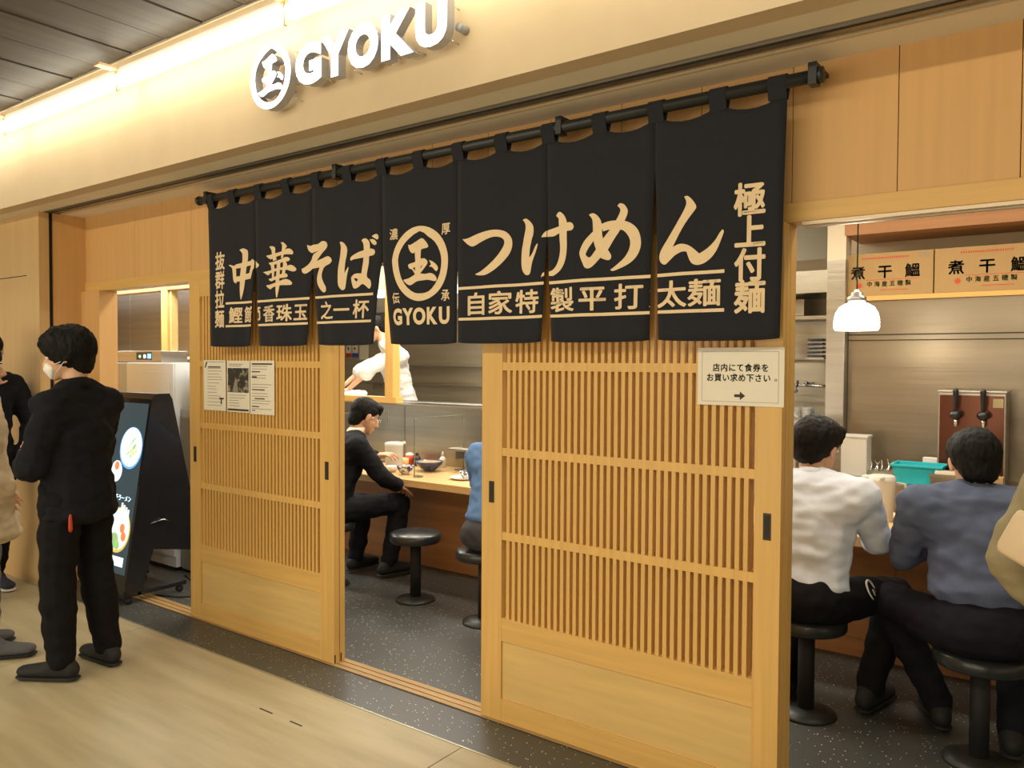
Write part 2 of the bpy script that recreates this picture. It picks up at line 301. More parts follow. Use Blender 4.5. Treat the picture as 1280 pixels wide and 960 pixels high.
TRACES=[('naka',[[-3766,2154],[-3739,2161],[-3708,2154],[-3689,2139],[-3692,2086],[-3663,2089],[-3644,2097],[-3617,2081],[-3593,2063],[-3599,2053],[-3617,2046],[-3633,2040],[-3649,1993],[-3709,1990],[-3717,1948],[-3732,1904],[-3744,1882],[-3751,1905],[-3756,1946],[-3756,1984],[-3783,1983],[-3786,1973],[-3810,1989],[-3822,2052],[-3837,2067],[-3856,2075],[-3846,2079],[-3808,2071],[-3791,2078],[-3742,2083],[-3741,2112],[-3744,2136]],[[[-3791,2055],[-3751,2057],[-3756,2013],[-3786,2011]],[[-3698,2062],[-3653,2064],[-3667,2024],[-3704,2021]]]),('hana',[[-3498,2151],[-3467,2150],[-3445,2139],[-3444,2109],[-3433,2077],[-3464,2072],[-3473,2108],[-3478,2131]],[]),('hana',[[-3401,2164],[-3381,2163],[-3353,2141],[-3369,2125],[-3384,2085],[-3399,2083],[-3393,2121],[-3390,2148]],[]),('hana',[[-3527,2105],[-3476,2108],[-3402,2116],[-3353,2129],[-3323,2123],[-3307,2108],[-3314,2097],[-3354,2100],[-3402,2098],[-3477,2084],[-3489,2084],[-3514,2095]],[]),('hana',[[-3505,2067],[-3464,2068],[-3402,2077],[-3372,2086],[-3348,2085],[-3333,2074],[-3342,2065],[-3372,2063],[-3427,2055],[-3477,2051],[-3496,2056]],[]),('hana',[[-3489,2056],[-3464,2058],[-3452,2040],[-3455,2016],[-3455,1985],[-3474,1986],[-3480,2022]],[]),('hana',[[-3433,2069],[-3405,2069],[-3405,2044],[-3409,1982],[-3404,1947],[-3409,1920],[-3420,1882],[-3429,1884],[-3437,1922],[-3438,1984],[-3433,2046]],[]),('hana',[[-3384,2070],[-3363,2063],[-3354,2041],[-3366,2022],[-3372,1988],[-3393,1987],[-3390,2024],[-3385,2043]],[]),('hana',[[-3561,2021],[-3508,2024],[-3427,2034],[-3366,2036],[-3336,2045],[-3306,2037],[-3285,2021],[-3291,2012],[-3318,2010],[-3366,2022],[-3427,2020],[-3489,2011],[-3512,2001],[-3540,2012]],[]),('hana',[[-3507,1982],[-3465,1986],[-3415,1998],[-3366,2003],[-3349,1994],[-3354,1983],[-3403,1980],[-3458,1972],[-3477,1968],[-3499,1974]],[]),('hana',[[-3531,1950],[-3490,1952],[-3415,1963],[-3366,1974],[-3330,1966],[-3310,1952],[-3315,1943],[-3348,1942],[-3403,1943],[-3465,1935],[-3490,1927],[-3521,1940]],[]),('so',[[-3201,2136],[-3177,2129],[-3151,2132],[-3114,2133],[-3081,2144],[-3050,2137],[-3039,2121],[-3047,2105],[-3081,2084],[-3126,2050],[-3146,2029],[-3174,2005],[-3209,1992],[-3235,2001],[-3244,2017],[-3217,2025],[-3183,2043],[-3160,2071],[-3145,2087],[-3113,2098],[-3137,2096],[-3165,2092],[-3191,2109]],[]),('so',[[-3154,2041],[-3126,2050],[-3081,2058],[-3037,2066],[-3012,2055],[-3004,2041],[-3020,2028],[-3053,2019],[-3075,2004],[-3093,1977],[-3087,1947],[-3064,1917],[-3063,1898],[-3081,1890],[-3104,1898],[-3129,1924],[-3136,1954],[-3126,1983],[-3103,2016],[-3137,2014],[-3160,2013]],[]),('ba',[[-2952,2127],[-2939,2128],[-2920,2118],[-2902,2095],[-2903,2067],[-2915,2024],[-2920,1976],[-2907,1991],[-2895,2005],[-2891,1998],[-2902,1962],[-2912,1909],[-2920,1898],[-2934,1895],[-2952,1905],[-2965,1930],[-2963,1995],[-2950,2052],[-2944,2102]],[]),('ba',[[-2804,2125],[-2785,2132],[-2765,2125],[-2752,2108],[-2750,2078],[-2755,2045],[-2757,2003],[-2760,1952],[-2735,1935],[-2726,1913],[-2730,1897],[-2742,1895],[-2783,1918],[-2813,1904],[-2839,1898],[-2857,1909],[-2870,1946],[-2862,1960],[-2839,1969],[-2798,1968],[-2795,2005],[-2790,2047],[-2790,2100]],[[[-2849,1945],[-2834,1948],[-2818,1939],[-2831,1930]]]),('ba',[[-2881,2040],[-2870,2053],[-2829,2068],[-2788,2076],[-2747,2081],[-2722,2074],[-2716,2061],[-2725,2050],[-2752,2046],[-2803,2041],[-2860,2037],[-2874,2032]],[]),('ba',[[-2752,2124],[-2727,2123],[-2707,2109],[-2705,2099],[-2717,2094],[-2735,2103]],[]),('ba',[[-2738,2138],[-2712,2146],[-2695,2140],[-2691,2127],[-2700,2119],[-2717,2126]],[]),('tama',[[-2497,2078],[-2483,2075],[-2446,2088],[-2413,2099],[-2388,2079],[-2377,2062],[-2383,2055],[-2402,2053],[-2417,2049],[-2419,2039],[-2421,2009],[-2399,2009],[-2385,1998],[-2384,1984],[-2402,1965],[-2426,1944],[-2396,1940],[-2369,1943],[-2347,1935],[-2334,1920],[-2334,1908],[-2347,1906],[-2380,1913],[-2412,1912],[-2451,1909],[-2488,1895],[-2513,1900],[-2533,1916],[-2531,1922],[-2502,1926],[-2463,1940],[-2461,1944],[-2477,1964],[-2496,1971],[-2501,1986],[-2488,1991],[-2454,1997],[-2453,2005],[-2456,2040],[-2468,2036],[-2483,2044],[-2494,2062]],[[[-2471,1970],[-2458,1975],[-2457,1957]],[[-2425,1969],[-2413,1982],[-2414,1976],[-2423,1966]]]),('tama',[[-2374,2000],[-2353,1992],[-2331,1974],[-2326,1960],[-2334,1948],[-2344,1955],[-2358,1968],[-2374,1971],[-2363,1981]],[]),('tsu',[[-2181,2074],[-2152,2075],[-2098,2089],[-2045,2097],[-2003,2098],[-1966,2091],[-1941,2078],[-1923,2056],[-1919,2031],[-1925,2003],[-1950,1972],[-1991,1940],[-2028,1922],[-2060,1914],[-2097,1916],[-2111,1921],[-2076,1933],[-2028,1959],[-1992,1987],[-1966,2018],[-1957,2042],[-1966,2059],[-1992,2068],[-2029,2067],[-2076,2054],[-2109,2042],[-2128,2039],[-2152,2050]],[]),('ke',[[-1868,2125],[-1851,2128],[-1831,2115],[-1815,2094],[-1814,2066],[-1823,2039],[-1829,2003],[-1830,1971],[-1816,1986],[-1804,2011],[-1795,2024],[-1791,2018],[-1799,1989],[-1813,1954],[-1819,1923],[-1825,1905],[-1842,1902],[-1859,1915],[-1869,1942],[-1870,1999],[-1863,2046],[-1853,2090],[-1857,2112]],[]),('ke',[[-1706,2124],[-1698,2135],[-1686,2137],[-1668,2124],[-1655,2102],[-1653,2082],[-1652,2028],[-1656,1978],[-1668,1940],[-1691,1911],[-1724,1893],[-1740,1892],[-1757,1893],[-1764,1887],[-1763,1897],[-1755,1907],[-1729,1915],[-1708,1935],[-1694,1965],[-1688,2000],[-1690,2055],[-1693,2098],[-1694,2113]],[]),('ke',[[-1776,2047],[-1763,2063],[-1744,2072],[-1697,2081],[-1670,2088],[-1642,2093],[-1624,2085],[-1618,2071],[-1628,2061],[-1651,2060],[-1690,2055],[-1716,2046],[-1742,2046]],[]),('me',[[-1552,2112],[-1534,2116],[-1515,2105],[-1501,2087],[-1496,2070],[-1493,2037],[-1487,2008],[-1476,1984],[-1457,1959],[-1453,1945],[-1462,1935],[-1481,1938],[-1503,1949],[-1519,1978],[-1530,2012],[-1533,2059],[-1537,2093]],[]),('me',[[-1430,2133],[-1420,2141],[-1401,2134],[-1387,2114],[-1388,2096],[-1398,2074],[-1414,2044],[-1442,2009],[-1471,1970],[-1500,1946],[-1532,1918],[-1551,1909],[-1568,1913],[-1577,1928],[-1591,1960],[-1590,1979],[-1572,2011],[-1544,2037],[-1528,2050],[-1525,2016],[-1530,2011],[-1552,1985],[-1565,1963],[-1557,1954],[-1544,1951],[-1522,1976],[-1490,2016],[-1463,2044],[-1437,2076],[-1422,2100],[-1417,2118]],[]),('me',[[-1501,2071],[-1469,2079],[-1427,2079],[-1390,2072],[-1360,2056],[-1339,2032],[-1329,1999],[-1331,1968],[-1348,1937],[-1379,1914],[-1420,1899],[-1446,1893],[-1457,1898],[-1425,1917],[-1394,1941],[-1377,1967],[-1372,1994],[-1380,2017],[-1398,2037],[-1414,2044],[-1442,2050],[-1490,2044]],[]),('n',[[-1171,2134],[-1158,2135],[-1141,2120],[-1127,2099],[-1129,2086],[-1150,2062],[-1178,2026],[-1218,1962],[-1191,1970],[-1163,1966],[-1139,1952],[-1115,1931],[-1084,1948],[-1057,1971],[-1040,1995],[-1029,2007],[-1023,2000],[-1031,1978],[-1048,1941],[-1070,1914],[-1097,1897],[-1122,1892],[-1141,1898],[-1153,1914],[-1163,1941],[-1181,1942],[-1210,1931],[-1239,1909],[-1253,1902],[-1268,1909],[-1276,1927],[-1268,1954],[-1240,1991],[-1206,2037],[-1178,2078],[-1165,2103],[-1164,2118]],[])]
RING_IN=[[-2427,2132],[-2380,2105],[-2342,2078],[-2315,2035],[-2306,1991],[-2315,1939],[-2342,1893],[-2379,1862],[-2423,1855],[-2468,1860],[-2513,1885],[-2548,1929],[-2561,1988],[-2554,2037],[-2531,2073],[-2497,2101]]
GLY=[('抜',-3.944,2.107,0.102,0.096),('群',-3.945,2.001,0.103,0.096),('拉',-3.946,1.893,0.103,0.096),('麺',-3.947,1.785,0.103,0.096),('極',-0.933,2.1,0.111,0.104),('上',-0.931,1.992,0.112,0.104),('付',-0.93,1.882,0.112,0.104),('麺',-0.928,1.775,0.112,0.104),('鰹',-3.786,1.804,0.142,0.085),('節',-3.647,1.803,0.137,0.084),('香',-3.502,1.802,0.131,0.082),('珠',-3.362,1.802,0.126,0.08),('玉',-3.226,1.801,0.121,0.079),('之',-3.067,1.797,0.116,0.077),('一',-2.941,1.802,0.111,0.076),('杯',-2.791,1.797,0.106,0.074),('自',-2.105,1.793,0.126,0.086),('家',-1.974,1.792,0.12,0.084),('特',-1.834,1.792,0.114,0.082),('製',-1.684,1.795,0.108,0.08),('平',-1.536,1.797,0.102,0.077),('打',-1.376,1.794,0.095,0.075),('太',-1.226,1.794,0.09,0.073),('麺',-1.095,1.793,0.085,0.071),('濃',-2.588,2.132,0.059,0.051),('厚',-2.279,2.13,0.053,0.048),('伝',-2.591,1.841,0.059,0.051),('承',-2.282,1.842,0.053,0.049)]
# ================================================================ SETTING
floor = thing('floor', 'pale beige stone tile floor of the concourse', 'floor', kind='structure')
def tile_mesh(x0, x1, y0, y1):
    g = .0012; gx = .003
    return MB().box(x0 + gx, x1 - gx * .4, y0 + g, y1 - g, -.03, 0, .0012)
k = 0
for i in range(-5, 3):
    for j in range(0, 6):
        x0 = -2.02 + i * 2.4; y1 = -.318 - j * 1.2
        tile_mesh(x0, x0 + 2.4, y1 - 1.2, y1).build('tile', M['tile'], floor)
MB().box(-13, 5.2, -7.6, -.31, -.06, -.004).build('joint_bed', mat('joint_grout', (.2, .16, .11), .9), floor)
slot = MB()
for (a, b) in ((-2.97, -2.88), (-2.76, -2.68)): slot.box(a, b, -.587, -.579, -.001, .0006)
slot.build('slot_mark', M['gap'], floor)
S('floor_interior', -13.5, 2.6, -.31, 4.4, -.06, 0, M['terrazzo'], 'dark speckled shop floor with sparkling chips inside the doorway', 'floor').name = 'floor.001'
tag(bx('trim_1', -13, 2.6, -.318, -.31, -.05, .0015, mat('edge_strip', (.42, .42, .30), .35, .6)), 'thin metal strip where beige tiles meet dark floor', 'trim', kind='structure')
# threshold track under the doors
th = thing('door_track', 'pale wooden sliding door threshold with two grooves across the floor', 'door track', (0, 0, 0))
m_ = MB(); 
for y0, y1 in ((-.06, -.036), (-.026, .004), (.014, .045)): m_.box(-5.49, -.80, y0, y1, 0, .006)
m_.box(-5.49, -.80, -.06, .045, 0, .002); m_.build('threshold', mat('worn_track_wood', (.40, .25, .10), .5, var=.15, vscale=(2, 40, 40)), th)
# ceiling of the concourse: dark boards
ce = thing('ceiling', 'dark timber board ceiling of the concourse', 'ceiling', kind='structure')
k = 0; x = -13.0
while x < 5:
    MB().box(x + .006, x + .306, -7.6, -.615, 3.10 + (k % 2) * .004, 3.13, .003).build('board', M['ceil'], ce); x += .312; k += 1
MB().box(-13, 5.2, -7.6, -.615, 3.13, 3.16).build('ceiling_backing', M['gap'], ce)
MB().box(-13, 5.2, -.615, -.605, 3.094, 3.16).build('edge_rail', mat('cream_metal_rail', (.55, .47, .34), .5), ce)
MB().box(-13, 5.2, -.615, .1, 3.32, 3.36).build('cove_top', M['cream'], ce)
# fascia + soffit
S('wall_front_fascia', -13, 2.6, -.49, -.40, 2.55, 3.34, M['plaster'], 'smooth beige plaster fascia band above the shopfront', 'wall').name = 'wall_front.001'
sf = thing('ceiling_soffit', 'beige soffit with twin shutter slots above the doors', 'ceiling', kind='structure'); sf.name = 'ceiling.001'
MB().box(-13, 2.6, -.40, -.285, 2.55, 2.60).build('soffit_board', M['soffit'], sf)
MB().box(-13, 2.6, -.15, .0, 2.55, 2.60).build('soffit_board', mat('soffit_pale', (.84, .78, .64), .75), sf)
MB().box(-13, 2.6, -.285, -.262, 2.552, 2.66).box(-13, 2.6, -.232, -.205, 2.548, 2.56).box(-13, 2.6, -.262, -.258, 2.545, 2.6).build('shutter_rail', M['track'], sf)
MB().box(-13, 2.6, -.285, -.15, 2.64, 2.66).build('slot_top', M['gap'], sf)
MB().box(-13, 2.6, -.168, -.15, 2.549, 2.64).build('rail_lip', M['plaster'], sf)
# header wall over the openings, board by board
hw = thing('wall_front', 'warm timber header boards above the sliding doors', 'wall', kind='structure')
x = -5.75; xs = [-.183 - .327 * i for i in range(0, 17)] + [.144 + .327 * i for i in range(8)]
xs = sorted(xs); xs[0] = min(xs[0], -5.75)
for a, b in zip(xs, xs[1:]):
    if a > 2.3: break
    MB().box(max(a, -5.75) + .0012, b - .0012, 0, .05, 2.095, 2.56, .0012).build('board', M['wood_board'], hw)
MB().box(-5.75, 2.6, -.008, .09, 2.03, 2.094, .002).build('lintel', M['wood_h'], hw)
MB().box(-5.75, 2.6, .05, .09, 2.094, 2.76).build('backing', M['cream'], hw)
MB().box(-.80, 2.6, -.002, .016, 2.018, 2.03).box(-.80, 2.6, .03, .05, 2.014, 2.03).build('pane_rail', mat('pale_rail', (.62, .50, .34), .35, .3), hw)
# left niche return, pier and neighbouring wall
lw = thing('wall_left', 'smooth timber veneer wall left of the shopfront beside the shutter slot', 'wall', kind='structure')
MB().box(-13, -5.742, -.31, -.245, 0, 2.55).build('panel', M['wood_left'], lw)
MB().box(-13, -5.765, -.245, -.215, 0, 2.55).build('shutter_slot', M['gap'], lw)
MB().box(-13, -5.742, -.215, .09, 0, 2.55).build('return_panel', M['wood_board'], lw)
MB().box(-13, -5.93, -.3115, -.309, 2.128, 2.133).build('panel_joint', M['gap'], lw)
tag(bx('trim_2', -5.742, -5.49, -.035, .09, 0, 2.03, M['wood_board']), 'broad timber pier at the left end of the doorway', 'pier', kind='structure')
tag(bx('trim_3', -.866, -.845, .032, .09, 0, 2.03, M['wood_v'], bev=.002), 'narrow timber jamb at the right of the sliding doors', 'jamb', kind='structure')
# interior shell
S('wall_back', -13.5, 2.6, 3.7, 3.8, 0, 2.76, M['steel_wall'], 'stainless back wall of the kitchen', 'wall')
S('ceiling_interior', -13.5, 2.6, .05, 3.8, 2.76, 2.82, M['cream'], 'cream ceiling over the counter and kitchen', 'ceiling').name = 'ceiling.002'
S('wall_right', 2.6, 2.7, -.4, 3.8, 0, 2.76, M['cream'], 'cream end wall at the right of the dining area', 'wall')
S('wall_left_interior', -13.6, -13.5, .05, 3.8, 0, 2.76, M['cream'], 'cream end wall far left inside the shop', 'wall').name = 'wall_left.001'
S('wall_opposite', -13, 5.2, -7.7, -7.6, 0, 3.2, M['plaster'], 'plain beige wall across the concourse', 'wall').name = 'wall_back.001'
S('kitchen_floor', -13.5, -1.43, 2.64, 3.7, 0, .12, M['terrazzo'], 'raised dark floor strip of the kitchen', 'floor').name = 'floor.002'
# kitchen hood
hd = thing('extractor_hood', 'long stainless extractor hood hanging over the kitchen', 'hood', (0, 0, 0))
MB().prism([(3.69, 2.28), (3.0, 2.28), (2.96, 2.2), (2.96, 2.06), (3.69, 2.06)], 'x', -7.5, -1.42).build('canopy', M['steel_dark'], hd)
MB().box(-7.5, -1.42, 2.945, 2.96, 2.045, 2.075).build('edge_lip', M['steel'], hd)
MB().box(-7.5, -1.42, 3.25, 3.69, 2.28, 2.755).build('duct_cover', mat('beige_duct_paint', (.24, .22, .16), .6), hd)
# low stainless counter wall of the kitchen + timber glazed frame
lk = thing('kitchen_partition', 'waist-high stainless partition behind the dining counter', 'partition')
for a, b in zip((-8.8, -7.4, -6.0, -4.67, -3.4, -2.2), (-7.4, -6.0, -4.67, -3.4, -2.2, -1.43)):
    MB().box(a + .002, b - .002, 2.1, 2.13, .0, 1.175, .002).build('panel', M['steel_dark'], lk)
MB().box(-8.8, -1.43, 2.09, 2.62, 1.175, 1.195, .004).build('worktop', M['steel'], lk)
MB().box(-8.8, -1.43, 2.13, 2.6, 0, 1.17).build('carcass', M['steel_dark'], lk)
fr = thing('timber_window_frame', 'honey timber window frame standing on the kitchen partition', 'window frame')
MB().box(-8.6, -4.75, 2.07, 2.16, 1.197, 1.25, .003).build('sill', M['wood_h'], fr)
MB().box(-4.88, -4.785, 2.072, 2.158, 1.25, 2.4, .003).build('post', M['wood_v'], fr)
MB().box(-8.6, -4.75, 2.07, 2.16, 2.4, 2.5, .003).build('header', M['wood_h'], fr)
# booth seen through the left opening
bt = thing('timber_booth_frame', 'slim timber mullion frame in front of steel panels left inside', 'window frame')
MB().box(-6.90, -6.80, 1.22, 1.30, 1.2, 2.19, .003).build('post', M['wood_v'], bt)
MB().box(-6.785, -6.755, 1.235, 1.30, 1.2, 2.19, .002).build('post', M['wood_panel'], bt)
MB().box(-9.9, -6.05, 1.22, 1.32, 2.19, 2.30, .003).build('header', M['apron_wood'], bt)
MB().box(-9.9, -6.05, 1.20, 1.34, 1.56, 1.585, .002).build('ledge', M['white'], bt)
bs = thing('steel_partition', 'bright stainless panels behind the left timber mullion', 'partition')
for a, b in ((-10.4, -8.2), (-8.2, -6.9), (-6.9, -6.05)):
    MB().box(a + .002, b - .002, 1.62, 1.65, 0, 2.75, .002).build('panel', M['steel'], bs)
MB().box(-6.05, -6.03, 1.30, 1.65, 0, 2.75).build('end_panel', M['steel'], bs)
# right hand back wall with ledge
rw = thing('wall_back_right', 'tall stainless splashback with timber ledge behind the counter', 'wall', kind='structure'); rw.name = 'wall_back.002'
MB().box(-1.285, -.2, 2.70, 2.73, .86, 1.955, .002).build('panel', M['steel_splash'], rw)
MB().box(-.198, 1.2, 2.70, 2.73, .86, 1.955, .002).build('panel', M['steel_splash'], rw)
MB().box(1.202, 2.6, 2.70, 2.73, .86, 1.955, .002).build('panel', M['steel_splash'], rw)
MB().box(-1.285, 2.6, 2.696, 2.70, 1.735, 1.742).box(-1.285, 2.6, 2.694, 2.70, 1.70, 1.706).build('seam', M['gap'], rw)
MB().box(-1.285, 2.6, 2.68, 3.05, 1.955, 1.985, .002).build('ledge', M['wood_h'], rw)
MB().box(-1.40, 2.6, 3.05, 3.12, 0, 2.76).build('upper_wall', M['cream'], rw)
MB().box(-1.30, 2.6, 2.62, 3.05, 2.37, 2.52).build('beam', M['apron_wood'], rw)
MB().box(-1.30, 2.6, 2.62, 3.05, 2.52, 2.76).build('beam_top', M['apron_wood'], rw)
pl = thing('trim_4', 'slim stainless clad pillar with cream head beside the splashback', 'pillar', kind='structure')
MB().box(-1.405, -1.29, 2.62, 2.76, 0, 2.22, .003).build('cladding', M['steel'], pl)
MB().box(-1.405, -1.29, 2.621, 2.76, 2.22, 2.76).build('head', M['cream'], pl)
wt = thing('kitchen_worktop', 'low steel worktop running behind the right end of the counter', 'worktop')
MB().box(-1.28, 2.6, 2.16, 2.69, .84, .87, .003).build('top', M['steel'], wt)
MB().box(-1.28, 2.6, 2.18, 2.69, 0, .84).build('carcass', M['steel_dark'], wt)

# ================================================================ DINING COUNTER
ct = thing('dining_counter', 'long pale timber eating counter with darker timber apron', 'counter')
MB().box(-5.6, 2.59, 1.36, 2.09, .658, .71, .004).build('countertop', M['counter_wood'], ct)
x = -5.6
while x < 2.5:
    MB().box(x + .0015, min(x + 1.2, 2.58) - .0015, 1.70, 1.72, .10, .655).build('apron_panel', M['apron_wood'], ct); x += 1.2
MB().box(-5.6, 2.58, 1.70, 1.73, 0, .098, .001).build('kick_board', M['apron_wood'], ct)
MB().box(-5.6, 2.58, 1.74, 2.09, 0, .655).build('carcass', M['apron_wood'], ct)

# ================================================================ SLIDING LATTICE DOORS
def lattice_door(name, x0, x1, yf, label, sx0, sx1, nb=35, wood='wood_v', slat='wood_slat', handles=True, shift=0.):
    d = thing(name, label, 'sliding door', (x0, yf, 0), kind='structure')
    W = x1 - x0; a = sx0 - x0; b = sx1 - x0; T = .034
    for p, q in ((0, a), (b, W)): MB().box(p, q, 0, T, .002, 2.028, .0015).build('stile', M[wood], d)
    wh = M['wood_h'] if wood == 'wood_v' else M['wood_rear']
    MB().box(a, b, .001, T, .002, .10, .001).build('bottom_rail', wh, d)
    MB().box(a, b, .001, T, .352, .452, .001).build('lock_rail', wh, d)
    MB().box(a, b, .001, T, 1.93, 2.028, .001).build('top_rail', wh, d)
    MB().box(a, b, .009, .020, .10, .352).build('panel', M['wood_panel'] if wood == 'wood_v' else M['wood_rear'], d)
    pitch = (b - a) / (nb + 1)
    me = MB().box(-pitch * .26, pitch * .26, .004, .022, .452, 1.93).mesh('slat', M[slat])
    for i in range(nb):
        o = link_mesh('slat', me, d); o.location.x = a + pitch * (i + 1 + shift)
    for z in (.807, 1.1675, 1.533): MB().box(a, b, .0028, .019, z - .017, z + .017).build('cross_bar', M[slat], d)
    if handles:
        for cx in (a * .5, (b + W) * .5):
            h = MB().box(cx - .014, cx + .014, -.0015, .001, .945, 1.038, .0008).build('finger_pull', mat('dark_bronze', (.06, .04, .025), .35, .7), d)
            MB().box(cx - .009, cx + .009, -.0022, -.001, .953, 1.03).build('recess', M['gap'], h)
    return d
DY = -.045
lattice_door('door_1', -4.385, -3.095, DY, 'front lattice sliding door on the left, carrying three white leaflets', -4.277, -3.203)
lattice_door('door_2', -2.138, -.845, DY, 'front lattice sliding door on the right, beneath the paper notice', -2.029, -.936)
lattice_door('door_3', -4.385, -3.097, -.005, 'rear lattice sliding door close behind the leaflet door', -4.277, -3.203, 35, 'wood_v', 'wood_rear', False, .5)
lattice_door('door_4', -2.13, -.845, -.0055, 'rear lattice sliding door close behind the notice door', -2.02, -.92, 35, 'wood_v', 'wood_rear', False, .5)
# floor guide blocks: dark slots at the foot of the left door pair
MB().box(1.2882, 1.2908, .002, .010, .004, .05).build('guide_slot', M['gap'], bpy.data.objects['door_1'])
MB().box(1.2862, 1.2888, .004, .012, .004, .05).build('guide_slot', M['gap'], bpy.data.objects['door_3'])

# ================================================================ NOREN
rod = thing('curtain_rod', 'long black painted rod carrying the noren, on four hooks', 'curtain rod', (0, 0, 0))
MB().tube([(-4.15, -.12, 2.466), (-.715, -.12, 2.466)], .0215, 14).build('pole', M['rod'], rod)
for x in (-4.15, -.715): MB().tube([(x - .008, -.12, 2.466), (x + .008, -.12, 2.466)], .026, 14).build('end_cap', M['rod'], rod)
for x in (-4.06, -2.98, -1.69, -.735):
    MB().box(x - .013, x + .013, -.135, .0, 2.492, 2.504).box(x - .013, x + .013, -.146, -.134, 2.445, 2.504).box(x - .013, x + .013, -.146, -.1, 2.436, 2.446).build('hook', M['rod'], rod)
PB = [-4.055, -3.622, -3.16, -2.668, -2.21, -1.75, -1.285, -.818]
ZT = [None, 2.10, 2.01, 2.01, 2.01, 2.03, 2.24, None]
GW = [(0, .02), (.034, .014), (.048, .042), (.048, .036), (.012, .008), (.018, .014), (.02, .016), (.010, 0)]   # opening left/right of each slit at the hem
ZB, ZTOP = 1.628, 2.435
LOOPS = [-4.055 + .2312 * i for i in range(15)]
def noren_map(kp, u, z, off=0.):
    a, b = PB[kp], PB[kp + 1]
    def g(i, side):
        zt = ZT[i] if ZT[i] else 2.35
        if z >= zt: return 0
        t = (zt - z) / (zt - ZB); return GW[i][side] * 1.2 * t ** .7
    xl = a + g(kp, 1); xr = b - g(kp + 1, 0)
    t = (u - a) / (b - a); x = lerp(xl, xr, t)
    hang = (ZTOP - z) / (ZTOP - ZB)
    y = -.128 + .005 * math.sin(u * 13.5 + 1) * (.3 + hang) + .004 * math.sin(u * 31 + z * 2) * hang
    y += .010 * hang ** 2 * (abs(t - .5) * 2) ** 3 * (1 if kp % 2 else -.6)
    f = ((u - LOOPS[0]) / .2312) % 1.0
    sag = .036 * (math.sin(math.pi * min(max(f, 0), 1)) ** .7) if z > 2.3 else 0
    z2 = z - sag * max(0, min(1, (z - 2.30) / .135))
    if z < 1.75: z2 += .006 * (abs(t - .5) * 2) ** 4 * ((1.75 - z) / .12)
    return (x, y + off, z2)
nr = thing('noren_curtain', 'long black noren of seven cloth panels with cream brush lettering', 'shop curtain')
US = 14; ZS = [ZB + (ZTOP - ZB) * i / 30 for i in range(31)]
flats = []; _last = None
for n_, o_, h_ in TRACES:
    vf = outline([(a / 1000, b / 1000) for a, b in o_], [[(a / 1000, b / 1000) for a, b in hh] for hh in h_])
    if n_ == _last: V0, F0 = flats[-1]; k0 = len(V0); flats[-1] = (list(V0) + list(vf[0]), list(F0) + [tuple(q + k0 for q in f) for f in vf[1]])
    else: flats.append(vf)
    _last = n_
cx_, cz_, R_ = -2.433, 1.988, .1665
outer = [(cx_ + R_ * math.cos(2 * math.pi * i / 40), cz_ + R_ * math.sin(2 * math.pi * i / 40)) for i in range(40)]
flats.append(outline(outer, [[(a / 1000, b / 1000) for a, b in RING_IN]], 2))
for (ch, x, z, w_, h_) in GLY:
    z = {'極': z}.get(ch, z)
    if ch in '濃厚伝承': flats.append(cell(ch, x, z, .054, .054, .022))
    elif w_ > .0 and x < -3.9: flats.append(cell(ch, x, z, .094, .104, .035))
    elif x > -.95: flats.append(cell(ch, x, z, .112, .116, .036))
    elif x < -2.7: flats.append(cell(ch, x, 1.801, .125, .093, .028))
    else: flats.append(cell(ch, x, 1.796, .130, .100, .026))
for ch, x0, x1 in (('G', -2.619, -2.553), ('Y', -2.551, -2.480), ('O', -2.482, -2.397), ('K', -2.389, -2.329), ('U', -2.321, -2.255)): flats.append(fit(ch, x0, x1, 1.716, 1.793, .045))
for z in (1.868, 1.742): flats.append(rectp(-3.885, -2.705, z - .006, z + .006))
for z in (1.865, 1.733): flats.append(rectp(-2.205, -1.02, z - .006, z + .006))
